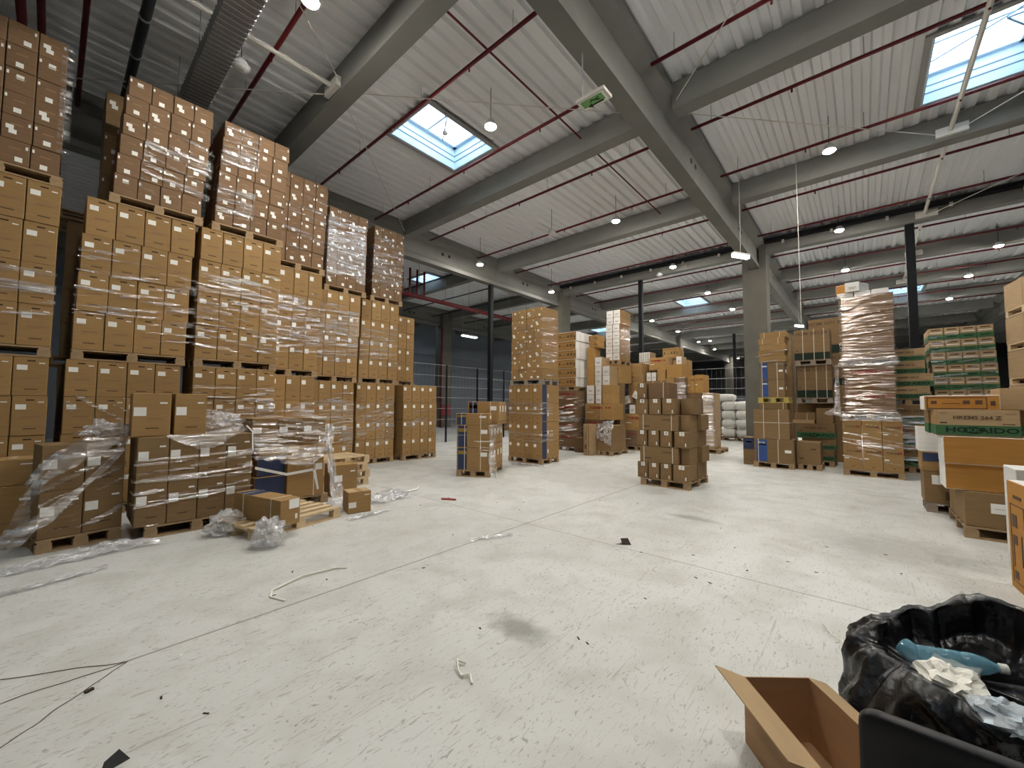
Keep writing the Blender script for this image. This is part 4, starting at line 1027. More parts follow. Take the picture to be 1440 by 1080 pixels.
# ------------------------------------------------------------------ mixed pile behind them
T1 = Frame(12.1, 8.34, -90)
GT = 'golden cartons in the mixed pile'
pallet(T1, 0, 0, 0, .8, 1.2, 'grey pallet under the red-lettered stack at the back', 'wood_grey')
for r in range(2):
    carton(T1, 0, 0, .145 + r * .44, .8, 1.15, .44, 'wrapped carton with red lettering, %s, left back stack, lower load' % ('below', 'above')[r], 'toshiba', 'red-lettered cartons at the left back', 'lettered_carton', ('kraft_red',) * 3)
pallet(T1, 0, 0, 1.03, .82, 1.2, 'grey pallet between the two red-lettered loads at the back', 'wood_grey')
for r in range(2):
    carton(T1, -.02, 0, 1.175 + r * .47, .8, 1.15, .47, 'wrapped carton with red lettering, %s, left back stack, upper load' % ('below', 'above')[r], 'toshiba', 'red-lettered cartons at the left back', 'lettered_carton', ('kraft_red',) * 3)
pallet(T1, 0, 0, 2.12, .8, 1.2, 'pallet under the golden cartons with white ends')
for r in range(6):
    for k in range(4):
        # long cartons lying across: the long side faces the camera side, white ends to the right
        carton(T1, -.04 + (.02 if r % 2 else 0), .0 + k * .29, 2.265 + r * .325, .8, .29, .325, 'golden carton with white ends, %s row, %s from the front' % (ROWN[6][r], ORD[k]), 'frame_print' if k == 0 else 'plain', 'golden white-ended cartons at the back', 'white_ended_carton', ('kraft_amber', 'white_board', 'kraft_amber'))
film(T1, 0, .2, .8, 1.9, 'film over the two red-lettered loads at the back', 70, .45, 10, side_r=.6, group='film on the mixed pile')
TB = Frame(11.4, 6.87, -90)
carton(TB, .175, .02, 0, .13, .32, 1.0, 'right of two narrow cartons standing upright by the mixed pile', 'plain', mats=('kraft_pale',) * 3)
o = carton(TB, 0, 0, 0, .17, .32, 1.0, 'left of two narrow cartons standing upright by the mixed pile', 'plain', mats=('kraft_pale',) * 3)
put('printed_mark', plates((.164, .314, .998), [('f', -.05, -.042, .1, .9, 'ink_brown'), ('f', .03, .038, .1, .9, 'ink_brown'), ('f', -.03, .02, .2, .34, 'ink_brown'), ('f', -.02, .02, .5, .75, 'ink_faint'), ('f', -.05, .038, .1, .108, 'ink_brown'), ('f', -.05, .038, .892, .9, 'ink_brown')], 'printed_mark'), o)
TA = Frame(11.9, 7.52, -90)
carton(TA, 0, 0, 0, .36, .4, .5, 'reddish brown carton low between the narrow and red-lettered ones', 'plain', mats=('kraft_red',) * 3)
TM = Frame(12.35, 7.42, -90)
carton(TM, .0, .03, 0, .78, .74, .70, 'brown carton on the floor under the red-lettered pair, mixed pile', 'plain', mats=('kraft_dark',) * 3)
carton(TM, .02, .0, .701, .78, .76, .41, 'dark red-lettered carton second in the mixed pile', 'toshiba', GT, 'lettered_carton', ('kraft_red',) * 3)
o = carton(TM, .03, .03, 1.112, 1.08, .76, .55, 'big golden carton with red lettering in the mixed pile', 'toshiba', GT, 'lettered_carton', ('kraft_toshiba',) * 3, straps=(.08,))
for c in range(2):
    for r in range(2):
        carton(TM, .05 + c * .35, .12, 1.664 + r * .32, .3 if c == 0 else .23, .6, .32, 'white-fronted carton, %s %s, on the big golden one' % (('lower', 'upper')[r], ('left', 'right')[c]), 'white_end', 'white-fronted cartons in the mixed pile', 'white_ended_carton', ('white_board', 'kraft_pale', 'kraft_pale'))
for r in range(2):
    carton(TM, .66, .12, 1.664 + r * .32, .36, .6, .32, '%s plain golden carton right of the white-fronted four' % ('lower', 'upper')[r], 'plain', GT, 'golden_carton', ('kraft_toshiba',) * 3)
for c, x, n in ((0, .30, 3), (1, .60, 2)):
    for r in range(n):
        carton(TM, x, .25, 2.306 + r * .33, .28, .6, .33, 'cream-fronted carton, %s column, %s up, above the white four' % (('left', 'right')[c], ORD[r]), 'white_end', 'cream-fronted cartons in the mixed pile', 'white_ended_carton', ('white_board', 'kraft_pale', 'kraft_pale'))
carton(TM, .02, .2, 2.306, .26, .5, 1.35, 'tall brown carton left of the cream-fronted ones', 'plain', mats=('kraft_amber',) * 3)
carton(TM, .06, .3, 3.658, .34, .5, .22, 'orange printed carton behind the white tower', 'frame_print', GT, 'golden_carton', ('kraft_amber',) * 3)
carton(TM, .02, .32, 3.88, .38, .5, .22, 'upper orange printed carton behind the white tower', 'frame_print', GT, 'golden_carton', ('kraft_amber',) * 3)
TW = Frame(11.75, 6.56, -90)
pallet(TW, -.02, 0, 0, .55, 1.1, 'pallet under the low load with a white film burst')
for r in range(3):
    carton(TW, 0, 0, .145 + r * .27, .5, 1.05, .27, 'wrapped brown carton, %s of three, under the white film burst' % ('bottom', 'middle', 'top')[r], 'plain', 'cartons under the film burst', 'wrapped_carton', ('kraft_dark',) * 3)
sheet('torn_film', [[(11.7, 6.5, .98), (11.7, 6.2, 1.12), (11.9, 6.02, 1.1)], [(11.66, 6.6, .62), (11.64, 6.3, .8), (11.72, 6.04, .8)], [(11.7, 6.5, .5), (11.66, 6.25, .45), (11.7, 6.06, .3)]], 18, 18, 'white film burst over the low load in the mixed pile', 71, 'film_crumple', .07, .14)
T3 = Frame(13.2, 6.98, -90)
pallet(T3, 0, 0, 0, .54, .42, 'pallet under the narrow film-wrapped column')
carton(T3, 0, 0, .145, .52, .4, 1.12, 'film-wrapped narrow brown load on the floor, mixed pile', 'plain', mats=('kraft_dark',) * 3)
carton(T3, 0, 0, 1.268, .52, .4, 1.14, 'film-wrapped narrow brown load, second up, mixed pile', 'plain', mats=('kraft_dark',) * 3)
carton(T3, -.22, .02, 2.41, .74, .95, .66, 'golden film-wrapped carton with red lettering under the white tower', 'toshiba', GT, 'lettered_carton', ('kraft_toshiba',) * 3)
film(T3, -.2, .2, .73, 2.1, 'film around the narrow brown column of the mixed pile', 72, .62, 4, mat='film_brown', group='film on the mixed pile')
film(Frame(14.3, 6.66, -90), 0, 2.0, .54, 1.2, 'golden glinting film right under the white tower', 73, .55, 12, mat='film_brown', group='film on the mixed pile')
pallet(T3, -.02, 0, 3.07, .56, .9, 'pallet under the white tower')
for c in range(2):
    for r in range(7):
        carton(T3, -.02 + c * .275 - (.0 if r < 5 else -.03), .0, 3.215 + r * .258, .27, .85, .258, 'white-fronted carton of the tall tower, %s column, %s row' % (('left', 'right')[c], ROWN[7][r]), 'white_end', 'white-fronted cartons of the tall tower', 'white_ended_carton', ('white_board', 'kraft', 'kraft'))
film(Frame(13.2, 6.44, 0), .02, 3.25, .83, 1.35, 'crinkled film on the right side of the white tower', 74, .55, 20, group='film on the mixed pile')
# red-lettered carton right of it, its wrapped base, slipped white cartons
T4 = Frame(13.87, 6.66, -90)
pallet(T4, 0, 0, 0, .95, .5, 'pallet under the wrapped base behind the centre pile')
carton(T4, .0, 0, .145, .92, .5, .56, 'wrapped reddish base carton behind the centre pile', 'toshiba', GT, 'lettered_carton', ('kraft_red',) * 3)
carton(T4, .03, 0, .706, .9, .5, .60, 'golden carton with big red lettering left of the centre pile', 'toshiba', GT, 'lettered_carton', ('kraft_toshiba',) * 3)
film(T4, 0, .15, .92, .55, 'film over the wrapped base behind the centre pile', 75, .5, 10, side_l=.2, group='film on the mixed pile')
carton(T4, .0, .53, 0, .54, .6, 1.95, 'tall dark load hidden behind the slipped white cartons', 'plain', mats=('kraft_dark',) * 3)
carton(T4, .0, .43, 1.952, .54, .7, 1.22, 'big golden film-wrapped load right under the white tower', 'plain', GT, 'golden_carton', mats=('kraft_toshiba',) * 3)
WB = ('white_board', 'kraft_pale', 'kraft_pale')
carton(T4, .17, .1, 1.307, .22, .3, .33, 'upright slipped white carton, the lowest of three', 'white_end', 'slipped white cartons', 'white_ended_carton', WB, rz=8)
carton(T4, -.07, .12, 1.66, .31, .28, .30, 'tilted white carton, leftmost of the slipped three', 'white_end', 'slipped white cartons', 'white_ended_carton', WB, tilt=(0, -16))
carton(T4, .24, .14, 1.87, .24, .28, .26, 'tilted white carton, highest of the slipped three', 'white_end', 'slipped white cartons', 'white_ended_carton', WB, tilt=(0, 28))
# taller load behind the centre pile
T5 = Frame(14.6, 6.2, -90)
pallet(T5, .1, 0, 0, 1.2, 1.1, 'pallet of the tall load right behind the centre pile')
carton(T5, .1, 0, .145, 1.2, 1.0, 1.3, 'big brown load low behind the centre pile', 'plain', mats=('kraft_dark',) * 3)
carton(T5, .1, 0, 1.446, .73, 1.0, 1.06, 'brown strapped load behind the centre pile, under the golden cartons', 'plain', mats=('kraft_dark',) * 3, straps=(-.1, .2))
carton(T5, .835, 0, 1.446, .30, .9, 1.15, 'narrow brown load between strapped and grey-wrapped ones', 'plain', mats=('kraft',) * 3)
carton(T5, 1.14, .03, 1.446, .34, .9, 1.15, 'grey wrapped load at the right behind the centre pile', 'plain', mats=('kraft_red',) * 3)
for k in range(2):
    carton(T5, .12 + k * .19, .0, 2.508, .18, .5, .32, 'white-fronted carton, %s of a pair atop the strapped load' % ('left', 'right')[k], 'white_end', 'white pair on the strapped load', 'white_ended_carton', WB)
carton(T5, .505, .05, 2.508, .31, .7, .42, 'golden carton under the white-edged lettered one', 'plain', GT, 'golden_carton', ('kraft_toshiba',) * 3)
carton(T5, .12, .52, 2.508, .38, .7, .42, 'golden carton behind the white pair', 'plain', GT, 'golden_carton', ('kraft_toshiba',) * 3)
carton(T5, .13, .22, 2.93, .69, .7, .46, 'white-edged golden carton with red lettering near the pile top', 'toshiba', GT, 'lettered_carton', ('kraft_toshiba', 'kraft_pale', 'white_board'))
carton(T5, .86, .02, 2.597, .54, .7, .48, 'orange-brown carton at the right of the pile top', 'plain', GT, 'golden_carton', ('kraft_amber',) * 3)
carton(T5, .84, .75, 2.597, .54, .5, .70, 'golden carton under the topmost printed one', 'plain', GT, 'golden_carton', ('kraft_toshiba',) * 3)
carton(T5, .44, .76, 3.392, .62, .5, .40, 'topmost golden printed carton of the mixed pile', 'frame_print', GT, 'golden_carton', ('kraft_toshiba',) * 3)
carton(T5, 1.19, .06, 3.08, .20, .5, .28, 'white-fronted carton at the top right of the mixed pile', 'white_end', GT, 'white_ended_carton', WB)
for k in range(5):
    carton(T5, -.48 + k * .09, .74, 2.98, .085, .6, .72, 'slim white carton standing on edge, %s from the white tower' % ORD[k], 'white_end', 'slim white cartons standing on edge', 'white_ended_carton', WB)
carton(T5, -.49, .72, 0, .47, .7, 2.978, 'tall dark load under the slim white cartons on edge', 'plain', mats=('kraft_dark',) * 3)
film(T5, 1.12, 1.5, .38, 1.1, 'grey film on the right of the load behind the centre pile', 76, .7, 4, mat='film_heavy', side_r=.3, group='film on the mixed pile', y=.04)
T6 = Frame(14.75, 4.60, -90)
pallet(T6, -.05, 0, 0, 1.0, 1.1, 'pallet under the orange pair right of the centre pile')
carton(T6, -.05, 0, .145, .44, 1.0, 1.70, 'brown wrapped load right behind the centre pile', 'plain', mats=('kraft_dark',) * 3, straps=(-.1, .12))
carton(T6, .40, .1, .145, .34, .9, 1.9, 'film-covered load beside the white sacks', 'plain', mats=('kraft_pale',) * 3)
carton(T6, -.1, .1, 1.846, .48, .9, .2, 'reddish carton under the orange pair', 'plain', mats=('kraft_red',) * 3)
carton(T6, -.12, .15, 2.048, .26, .7, .62, 'left orange carton of the pair above the white sacks', 'toshiba', GT, 'lettered_carton', ('kraft_amber',) * 3)
carton(T6, .15, .12, 2.05, .28, .7, .64, 'right orange carton of the pair above the white sacks', 'toshiba', GT, 'lettered_carton', ('kraft_amber',) * 3)
film(T6, .40, .2, .34, 1.85, 'white film over the load beside the sacks', 77, .8, 5, mat='film_heavy', side_r=.2, y=.1, group='film on the mixed pile')

# ------------------------------------------------------------------ white sacks behind the mesh fence
def sack_mesh(w, d, h):
    def mk():
        mb = MB(); nu, nv = 20, 8
        for j in range(nv + 1):
            th = pi * j / nv
            for i in range(nu):
                ph = 2 * pi * i / nu
                sx, sy = cos(ph), sin(ph)
                q = .38
                x = (abs(sx) ** q) * (1 if sx > 0 else -1) * (sin(th) ** .45) * w / 2
                y = (abs(sy) ** q) * (1 if sy > 0 else -1) * (sin(th) ** .45) * d / 2
                z = cos(th) * h / 2
                k = 1 + .06 * noise.noise(Vector((x * 6, y * 6, z * 6)))
                mb.v.append((x * k, y * k, z * k + h / 2))
        for j in range(nv):
            for i in range(nu):
                mb.f.append((j * nu + i, (j + 1) * nu + i, (j + 1) * nu + (i + 1) % nu, j * nu + (i + 1) % nu)); mb.m.append(0)
        return mb.mesh('sack', M['sack'], True)
    return cached(('sack', w, d, h), mk)
SF = Frame(20.75, 6.35, -90)
for p, (x, n, pn) in enumerate(((0, 2, 'left'), (1.28, 2, 'middle'), (2.56, 2, 'right'))):
    pallet(SF, x, 0, 0, 1.2, .9, 'pallet under the %s pile of white sacks' % pn)
    for r in range(4):
        for c in range(n):
            o = put('sack', sack_mesh(.64, .9, .46), loc=SF.at(x + .3 + c * .6 + random.uniform(-.02, .02), .45 + random.uniform(-.03, .03), .13 + r * .415), rz=SF.r + RAD(random.uniform(-3, 3)))
            tag(o, 'white woven sack, %s layer, %s of the %s pile' % (ROWN[4][r], ('left', 'right')[c], pn), 'sack', 'white sacks stacked behind the fence')
for x, w, l in ((.42, .6, 'loose white sack bulging on top of the left pile'), (1.42, .8, 'bundled white sack lying on top between the piles'), (2.75, .7, 'loose white sack on top of the right pile')):
    tag(put('sack', sack_mesh(w, .7, .38), loc=SF.at(x, .45, 1.80), rz=SF.r), l, 'sack', 'white sacks stacked behind the fence')

# ------------------------------------------------------------------ mesh fence
def fence(a, b, n, h, label):
    a, b = Vector(a), Vector(b)
    t = tag(put('mesh_fence', None, loc=a), label, 'fence')
    pm = cached(('fpost', h), lambda: MB().bx(-.03, .03, -.03, .03, 0, h).mesh('fence_post', M['black_steel']))
    for k in range(n + 1):
        put('post', pm, t, (b - a) * k / n)
    mb = MB(); L = (b - a).length; d = (b - a) / L
    nz = int(h / .42)
    for k in range(nz + 1):
        z = .05 + k * (h - .06) / nz
        mb.cyl((0, 0, z), tuple(d * L + Vector((0, 0, z))), .007, 4)
    m2 = MB(); nn = int(L / .2)
    for k in range(nn):
        p = d * (L * k / nn)
        m2.cyl((p.x, p.y, .05), (p.x, p.y, h - .02), .0025, 3)
    put('wire', mb.mesh('fence_wires', M['galv']), t); put('mesh_wire', m2.mesh('fence_mesh', M['galv']), t)
fence((9.4, 13.55, 0), (18.6, 13.55, 0), 5, 3.3, 'tall wire mesh fence closing off the dark left bay')
fence((20.35, 12.3, 0), (20.35, 3.9, 0), 5, 3.35, 'tall wire mesh fence in front of the white sacks')

# ------------------------------------------------------------------ right-hand stacks by the column
R1 = Frame(12.4, 2.24, -90)
GB = 'blue-printed cartons by the column'
pallet(R1, -.02, 0, 0, .9, .8, 'pallet under the blue-printed cartons by the column')
o = carton(R1, 0, 0, .145, .88, .6, .60, 'large blue-panelled carton at the foot of the column stack', 'blue', GB, 'blue_panel_carton', ('kraft_dark',) * 3, straps=(-.34, .1))
text_on(o, 'f', -.26, .5, (.874, .594, .598), lettering('AUX', .07, 'paper', .001))
o = carton(R1, -.33, .35, .12, .3, .6, .62, 'carton with a dark blue upper half beside the grey column', 'plain', GB, 'blue_panel_carton', ('kraft_dark',) * 3)
put('blue_panel', plates((.294, .594, .618), [('f', -.14, .14, .30, .60, 'ink_navy'), ('f', -.08, .06, .48, .52, 'paper')], 'blue_panel'), o)
carton(R1, -.33, .35, 0, .3, .6, .119, 'flat board packing under the dark blue topped carton', 'plain', mats=('kraft_dark',) * 3)
pallet(R1, .92, .25, 0, .5, .8, 'pallet under the plain brown carton right of the blue-panelled one')
carton(R1, .90, .25, .145, .5, .7, .55, 'plain brown carton right of the blue-panelled one', 'long', mats=('kraft_dark',) * 3)
carton(R1, 0, .02, .747, .8, .62, .77, 'big plain strapped carton on the blue-panelled one', 'plain', mats=('kraft_dark',) * 3, straps=(-.17, .17), hstraps=(.42,))
carton(R1, .14, .05, 1.519, .62, .6, .17, 'low strapped carton under the yellow-edged pallet', 'plain', mats=('kraft_dark',) * 3, straps=(-.22, .22))
pallet(R1, .12, .03, 1.69, .68, .7, 'yellow-edged pallet high in the column stack', 'wood_yellow')
for r in range(2):
    o = carton(R1, .16, .05, 1.836 + r * .46, .56, .6, .46, '%s blue-panelled carton high in the column stack' % ('lower', 'upper')[r], 'blue', GB, 'blue_panel_carton', ('kraft_dark',) * 3, straps=(-.22, .12))
    put('shipping_label', plates((.554, .594, .458), [('r', -.1, .1, .2, .28, 'paper')], 'shipping_label'), o)
for r in range(5):
    carton(R1, .14 + (.02, .0, .03, .01, .05)[r], .04, 2.757 + r * .16, .60, .6, .16, 'flat brown carton, %s up, at the top of the column stack' % ORD[r], 'plain', 'flat cartons atop the column stack', 'flat_carton', ('kraft', 'kraft', 'kraft_pale'), straps=(-.2, .15) if r > 2 else None)
film(R1, .1, 2.3, .68, 1.1, 'frayed film at the edges of the column stack', 80, .2, 5, side_l=.1, side_r=.1, group='film on the right stacks', y=.03)

R2F = Frame(13.7, 1.46, -90)
GH = 'green-banded cartons behind the tower'
pallet(R2F, .0, 0, 0, .84, .9, 'pallet under the green-banded cartons left of the tall tower')
for r in range(2):
    carton(R2F, .14 if r else .1, .0, .145 + r * .295, .74, .8, .295, '%s green-banded long carton near the floor, left of the tower' % ('lower', 'upper')[r], 'hokkaido', GH, 'green_band_carton', ('kraft_dark',) * 3)
carton(R2F, .03, -.02, .736, .84, .8, .40, 'green-banded long carton with pale tape, left of the tower', 'hokkaido', GH, 'green_band_carton', ('kraft_dark',) * 3)
carton(R2F, -.06, .02, 1.137, .5, .5, .09, 'flat board on the green-banded cartons', 'plain', mats=('kraft_pale',) * 3)
carton(R2F, -.02, .04, 1.228, .48, .5, .2, 'low strapped carton under the tall green-footed pair', 'plain', mats=('kraft_dark',) * 3, straps=(.05,))
carton(R2F, .47, .0, 1.138, .37, .5, .42, 'brown carton in front under the tall green-footed pair', 'plain', mats=('kraft_dark',) * 3)
carton(R2F, .0, .55, 1.138, .84, .5, .55, 'hidden brown load carrying the tall green-footed pair', 'plain', mats=('kraft_dark',) * 3)
pallet(R2F, .04, .15, 1.69, .8, .9, 'pallet under the lower tall green-footed carton', 'wood_grey')
carton(R2F, .06, .15, 1.835, .78, .85, .90, 'lower tall strapped carton with a dark green foot', 'big_green', GH, 'tall_green_carton', ('kraft_dark',) * 3, straps=(-.2, .05, .27))
pallet(R2F, .04, .12, 2.74, .8, .9, 'pallet under the upper tall green-footed carton', 'wood_grey')
carton(R2F, .02, .12, 2.885, .80, .85, .86, 'upper tall strapped carton with a green foot', 'big_green', GH, 'tall_green_carton', ('kraft_dark',) * 3, straps=(-.2, .05, .27))
R2B = Frame(15.0, 2.15, -90)
carton(R2B, -.02, 0, 0, .55, .9, 2.0, 'plain brown load between the column stack and green-footed pair', 'plain', mats=('kraft_dark',) * 3)
carton(R2B, -.02, 0, 2.002, .55, .9, 1.85, 'upper plain brown load between column stack and green-footed pair', 'plain', mats=('kraft_dark',) * 3)
carton(R2B, 1.0, 0, 0, .95, .9, 2.2, 'brown load low behind the gap beside the tall tower', 'plain', mats=('kraft_dark',) * 3)
carton(R2B, 1.0, 0, 2.202, .8, .9, .95, 'tall brown carton with green foot behind the tower, lower', 'big_green', GH, 'tall_green_carton', ('kraft_dark',) * 3)
carton(R2B, .95, 0, 3.154, .85, .9, 1.05, 'tall brown carton with green foot behind the tower, upper', 'big_green', GH, 'tall_green_carton', ('kraft_dark',) * 3)

R3 = Frame(12.38, .38, -90)
GR = 'red-lettered cartons of the tall tower'
pallet(R3, -.03, 0, 0, 1.06, 1.1, 'pallet on the floor under the tall wrapped tower')
for r in range(2):
    for c in range(3):
        carton(R3, -.02 + c * .345, 0, .145 + r * .57, .345, 1.05, .57, 'brown lettered carton, %s row, %s of three, foot of the tall tower' % (('lower', 'upper')[r], ('left', 'middle', 'right')[c]), 'toshiba', 'small lettered cartons at the tower foot', 'lettered_carton', ('kraft',) * 3)
pallet(R3, -.02, .02, 1.287, 1.02, 1.05, 'pallet above the foot of the tall wrapped tower', 'wood_grey')
for r in range(2):
    carton(R3, .05, .04, 1.432 + r * .56, .88, 1.0, .56, '%s large red-lettered carton in the middle of the tall tower' % ('lower', 'upper')[r], 'toshiba', GR, 'lettered_carton', ('kraft_red',) * 3)
pallet(R3, .0, .02, 2.553, .98, 1.05, 'pallet below the crinkled top load of the tall tower', 'wood_grey')
for r in range(5):
    carton(R3, .02 + r * .005, .04, 2.70 + r * .30, .92, 1.0, .30, 'film-wrapped brown carton, %s up, top load of the tall tower' % ORD[r], 'plain', 'cartons in the top load of the tall tower', 'wrapped_carton', ('kraft_red',) * 3)
for c in range(3):
    carton(R3, -.03 + c * .31, .06, 4.202, .30, .8, .12, 'flat white carton, %s of three, on top of the tall tower' % ('left', 'middle', 'right')[c], 'plain', 'flat white cartons on the tall tower', 'flat_carton', ('white_board',) * 3)
carton(R3, .02, .14, 4.324, .46, .46, .24, 'orange and white carton perched on top of the tall tower', 'plain', mats=('kraft_orange', 'white_board', 'kraft_orange'), rz=-28)
carton(R3, .12, -.0, 4.324, .27, .07, .22, 'white sheet carton leaning in front of the orange one', 'white_end', mats=('white_board',) * 3) 
film(R3, .0, 2.7, .95, 1.55, 'heavy wrinkled film around the top load of the tall tower', 81, .80, 7, mat='film_brown', side_l=.3, side_r=.5, group='film on the right stacks', stretch=(.9, 16), edge=.05, y=.03, bulge=.02)
film(R3, .02, 1.4, .92, 1.2, 'film around the red-lettered middle load of the tall tower', 82, .62, -5, mat='film_brown', side_l=.2, side_r=.4, group='film on the right stacks', edge=.1, y=.02)
film(R3, -.03, .15, 1.06, 1.12, 'film around the foot load of the tall tower', 83, .36, -12, side_l=.1, side_r=.3, group='film on the right stacks')
for z, w_, l in ((2.60, 1.08, 'film skirt over the upper pallet of the tall tower'), (1.34, 1.12, 'film skirt over the lower pallet of the tall tower')):
    sheet('film_skirt', [[R3.at(-.02, -.02, z + .16), R3.at(.5, -.02, z + .15), R3.at(.96, -.02, z + .16), R3.at(1.0, .5, z + .16)], [R3.at(-.06, -.05, z + .03), R3.at(.5, -.05, z + .02), R3.at(1.02, -.05, z + .03), R3.at(1.06, .5, z + .03)], [R3.at(-.05, -.04, z - .06), R3.at(.5, -.05, z - .07), R3.at(1.02, -.05, z - .06), R3.at(1.05, .5, z - .06)]], 40, 8, l, 84 + z, 'film', .02)
sheet('torn_film', [[R3.at(-.12, .1, 2.6), R3.at(-.05, -.02, 2.6)], [R3.at(-.12, .06, 2.0), R3.at(-.04, -.03, 2.0)], [R3.at(-.16, .05, 1.6), R3.at(-.03, -.04, 1.6)], [R3.at(-.36, .0, 1.42), R3.at(-.05, -.06, 1.36)]], 8, 30, 'grey film hanging down the left side of the tall tower', 86, 'film_heavy', .05)
R4 = Frame(13.85, -.42, -90)
pallet(R4, .0, 0, 0, .85, 1.0, 'pallet under the dark wrapped load right of the tower')
for r in range(3):
    carton(R4, .0, 0, .145 + r * .50, .86, .95, .50, 'dark wrapped carton, %s, under the green lettered cartons' % ('bottom', 'middle', 'upper')[r], 'hokkaido', 'dark cartons right of the tower', 'green_band_carton', ('kraft_dark',) * 3)
film(R4, .0, .2, .86, 1.4, 'dark shiny film over the load right of the tower', 87, .5, 3, group='film on the right stacks')
pallet(R4, -.02, 0, 1.647, .86, 1.0, 'pallet under the four green lettered cartons')
for r, (x, w) in enumerate(((-.03, .82), (-.03, .89), (-.04, .77), (-.04, .78))):
    carton(R4, x, -.02, 1.792 + r * .31, w, .9, .31, 'green-banded lettered carton, %s of four, right of the tower' % ('bottom', 'second', 'third', 'top')[r], 'hokkaido', 'four green lettered cartons', 'green_band_carton', ('kraft_pale',) * 3)
carton(R4, -.05, .3, 3.034, .22, .3, .22, 'small brown carton by the post on the green lettered ones', 'plain', mats=('kraft_red',) * 3)
R5 = Frame(14.0, -1.29, -90)
pallet(R5, 0, 0, 0, 1.05, 1.0, 'pallet under the leaning green-striped stack')
carton(R5, 0, 0, .145, 1.03, .95, .95, 'brown load under the leaning green-striped stack', 'plain', mats=('kraft_dark',) * 3)
for r in range(8):
    for c in range(4):
        carton(R5, .0 + c * .262 - (r - 2) * .012, 0, 1.097 + r * .30, .262, .95, .30, 'green-striped carton, %s across, %s from the top, leaning stack' % (ORD[c], ORD[7 - r]), 'green_small', 'green-striped cartons of the leaning stack', 'green_stripe_carton', ('kraft_pale',) * 3)
film(R5, 0, 1.5, 1.05, 2.0, 'bluish shiny film over the leaning green-striped stack', 88, .42, 8, side_l=.2, lean=-.04, group='film on the right stacks')

# ------------------------------------------------------------------ near right pile
R6 = Frame(7.49, -.89, -90)
pallet(R6, 0, 0, 0, .85, 1.2, 'pallet under the brown crate at the right photo edge')
o = carton(R6, .01, .01, .145, .83, 1.17, .42, 'brown crate with a white label on the near right pallet', 'plain', mats=('kraft_dark',) * 3)
put('shipping_label', plates((.824, 1.164, .418), [('f', -.20, -.03, .18, .30, 'paper'), ('f', -.17, -.06, .235, .24, 'ink_faint')], 'shipping_label'), o)
put('corner_strip', plates((.824, 1.164, .418), [('l', .1, .14, 0, .41, 'kraft_pale'), ('l', .5, .56, 0, .41, 'kraft_pale')], 'corner_strip'), o)
PW = ('kraft_orange', 'white_board', 'kraft_orange')
carton(R6, -.14, .06, .567, 1.25, .5, .325, 'long orange-brown carton with a white end, lower of two', 'plain', 'orange long cartons at the right edge', 'long_white_end_carton', PW)
carton(R6, -.15, .0, .893, 1.3, .5, .345, 'long orange-brown carton with a white end, upper of two', 'plain', 'orange long cartons at the right edge', 'long_white_end_carton', PW)
HK = carton(R6, -.20, .02, 1.240, .70, .55, .325, 'green-banded lettered carton at the near right, lettering in full', 'hokkaido', None, 'green_band_carton', ('kraft_pale', 'kraft', 'kraft_pale'))
carton(R6, -.28, .3, 1.566, .68, .5, .19, 'orange carton with printed frame topping the near right pile', 'frame_print', None, 'long_white_end_carton', PW)
carton(R6, .42, .5, 1.566, .4, .5, .28, 'pale brown plain carton right of the printed orange one', 'plain', mats=('kraft_pale',) * 3)
carton(R6, .09, .56, .567, .72, .6, .67, 'brown load behind the long orange cartons', 'plain', mats=('kraft_dark',) * 3)
carton(R6, -.22, .58, 1.240, .9, .5, .325, 'second green-banded carton behind the lettered one', 'hokkaido', None, 'green_band_carton', ('kraft_dark',) * 3)
R6B = Frame(8.92, -.66, -90)
pallet(R6B, .02, 0, 0, .6, .55, 'small pallet under the narrow pile behind the near right one', 'wood_grey')
o = carton(R6B, .0, 0, .145, .5, .5, .47, 'brown carton with dark splash at the foot of the narrow pile', 'plain', mats=('kraft_dark',) * 3)
put('shipping_label', plates((.494, .494, .468), [('f', -.16, -.06, .28, .42, 'paper'), ('f', -.02, .12, .05, .18, 'ink_brown')], 'shipping_label'), o)
o = carton(R6B, -.02, .02, .617, .45, .45, .30, 'open-topped carton with a navy panel, middle of the narrow pile', 'plain', mats=('kraft', 'kraft', 'white_board'))
put('navy_panel', plates((.444, .444, .298), [('f', -.2, .2, .15, .28, 'ink_navy')], 'navy_panel'), o)
carton(R6B, -.04, .04, .917, .4, .45, .38, 'white and brown carton topping the narrow pile', 'plain', mats=('white_board', 'white_board', 'kraft'))
carton(Frame(8.15, -.80, -90), 0, 0, .567, .16, .45, .36, 'narrow white-ended carton sticking out between the two right piles', 'plain', mats=('white_board', 'kraft_orange', 'white_board'))

R7 = Frame(12.75, -2.22, 188)
GP = 'plain cartons on pallets at the right edge'
for r in range(6):
    z = r * .68 - .0
    pallet(R7, .05 if r else 0, 0, z, 1.4, .9, 'pallet at the right photo edge, %s level of the plain carton stack' % ORD[r], 'wood_pale')
    for k in range(2):
        carton(R7, k * .71 + (.02 if r % 2 else 0), .0, z + .145, .71, .85, .53, 'plain pale brown carton, %s level, %s end, right edge stack' % (ORD[r], ('far', 'near')[k]), 'plain', GP, 'plain_carton', ('kraft_pale',) * 3)
carton(Frame(6.44, -1.05, 180), -.0, 0, 0, .45, .45, 1.02, 'tall white carton at the right photo edge', 'plain', mats=('white_board',) * 3)
o = carton(Frame(5.78, -.955, 184), 0, 0, 0, .62, .30, .945, 'tall brown carton with a printed frame at the right photo edge', 'plain', mats=('kraft_orange', 'kraft_orange', 'white_board'))
W_, D_, H_ = .614, .294, .943
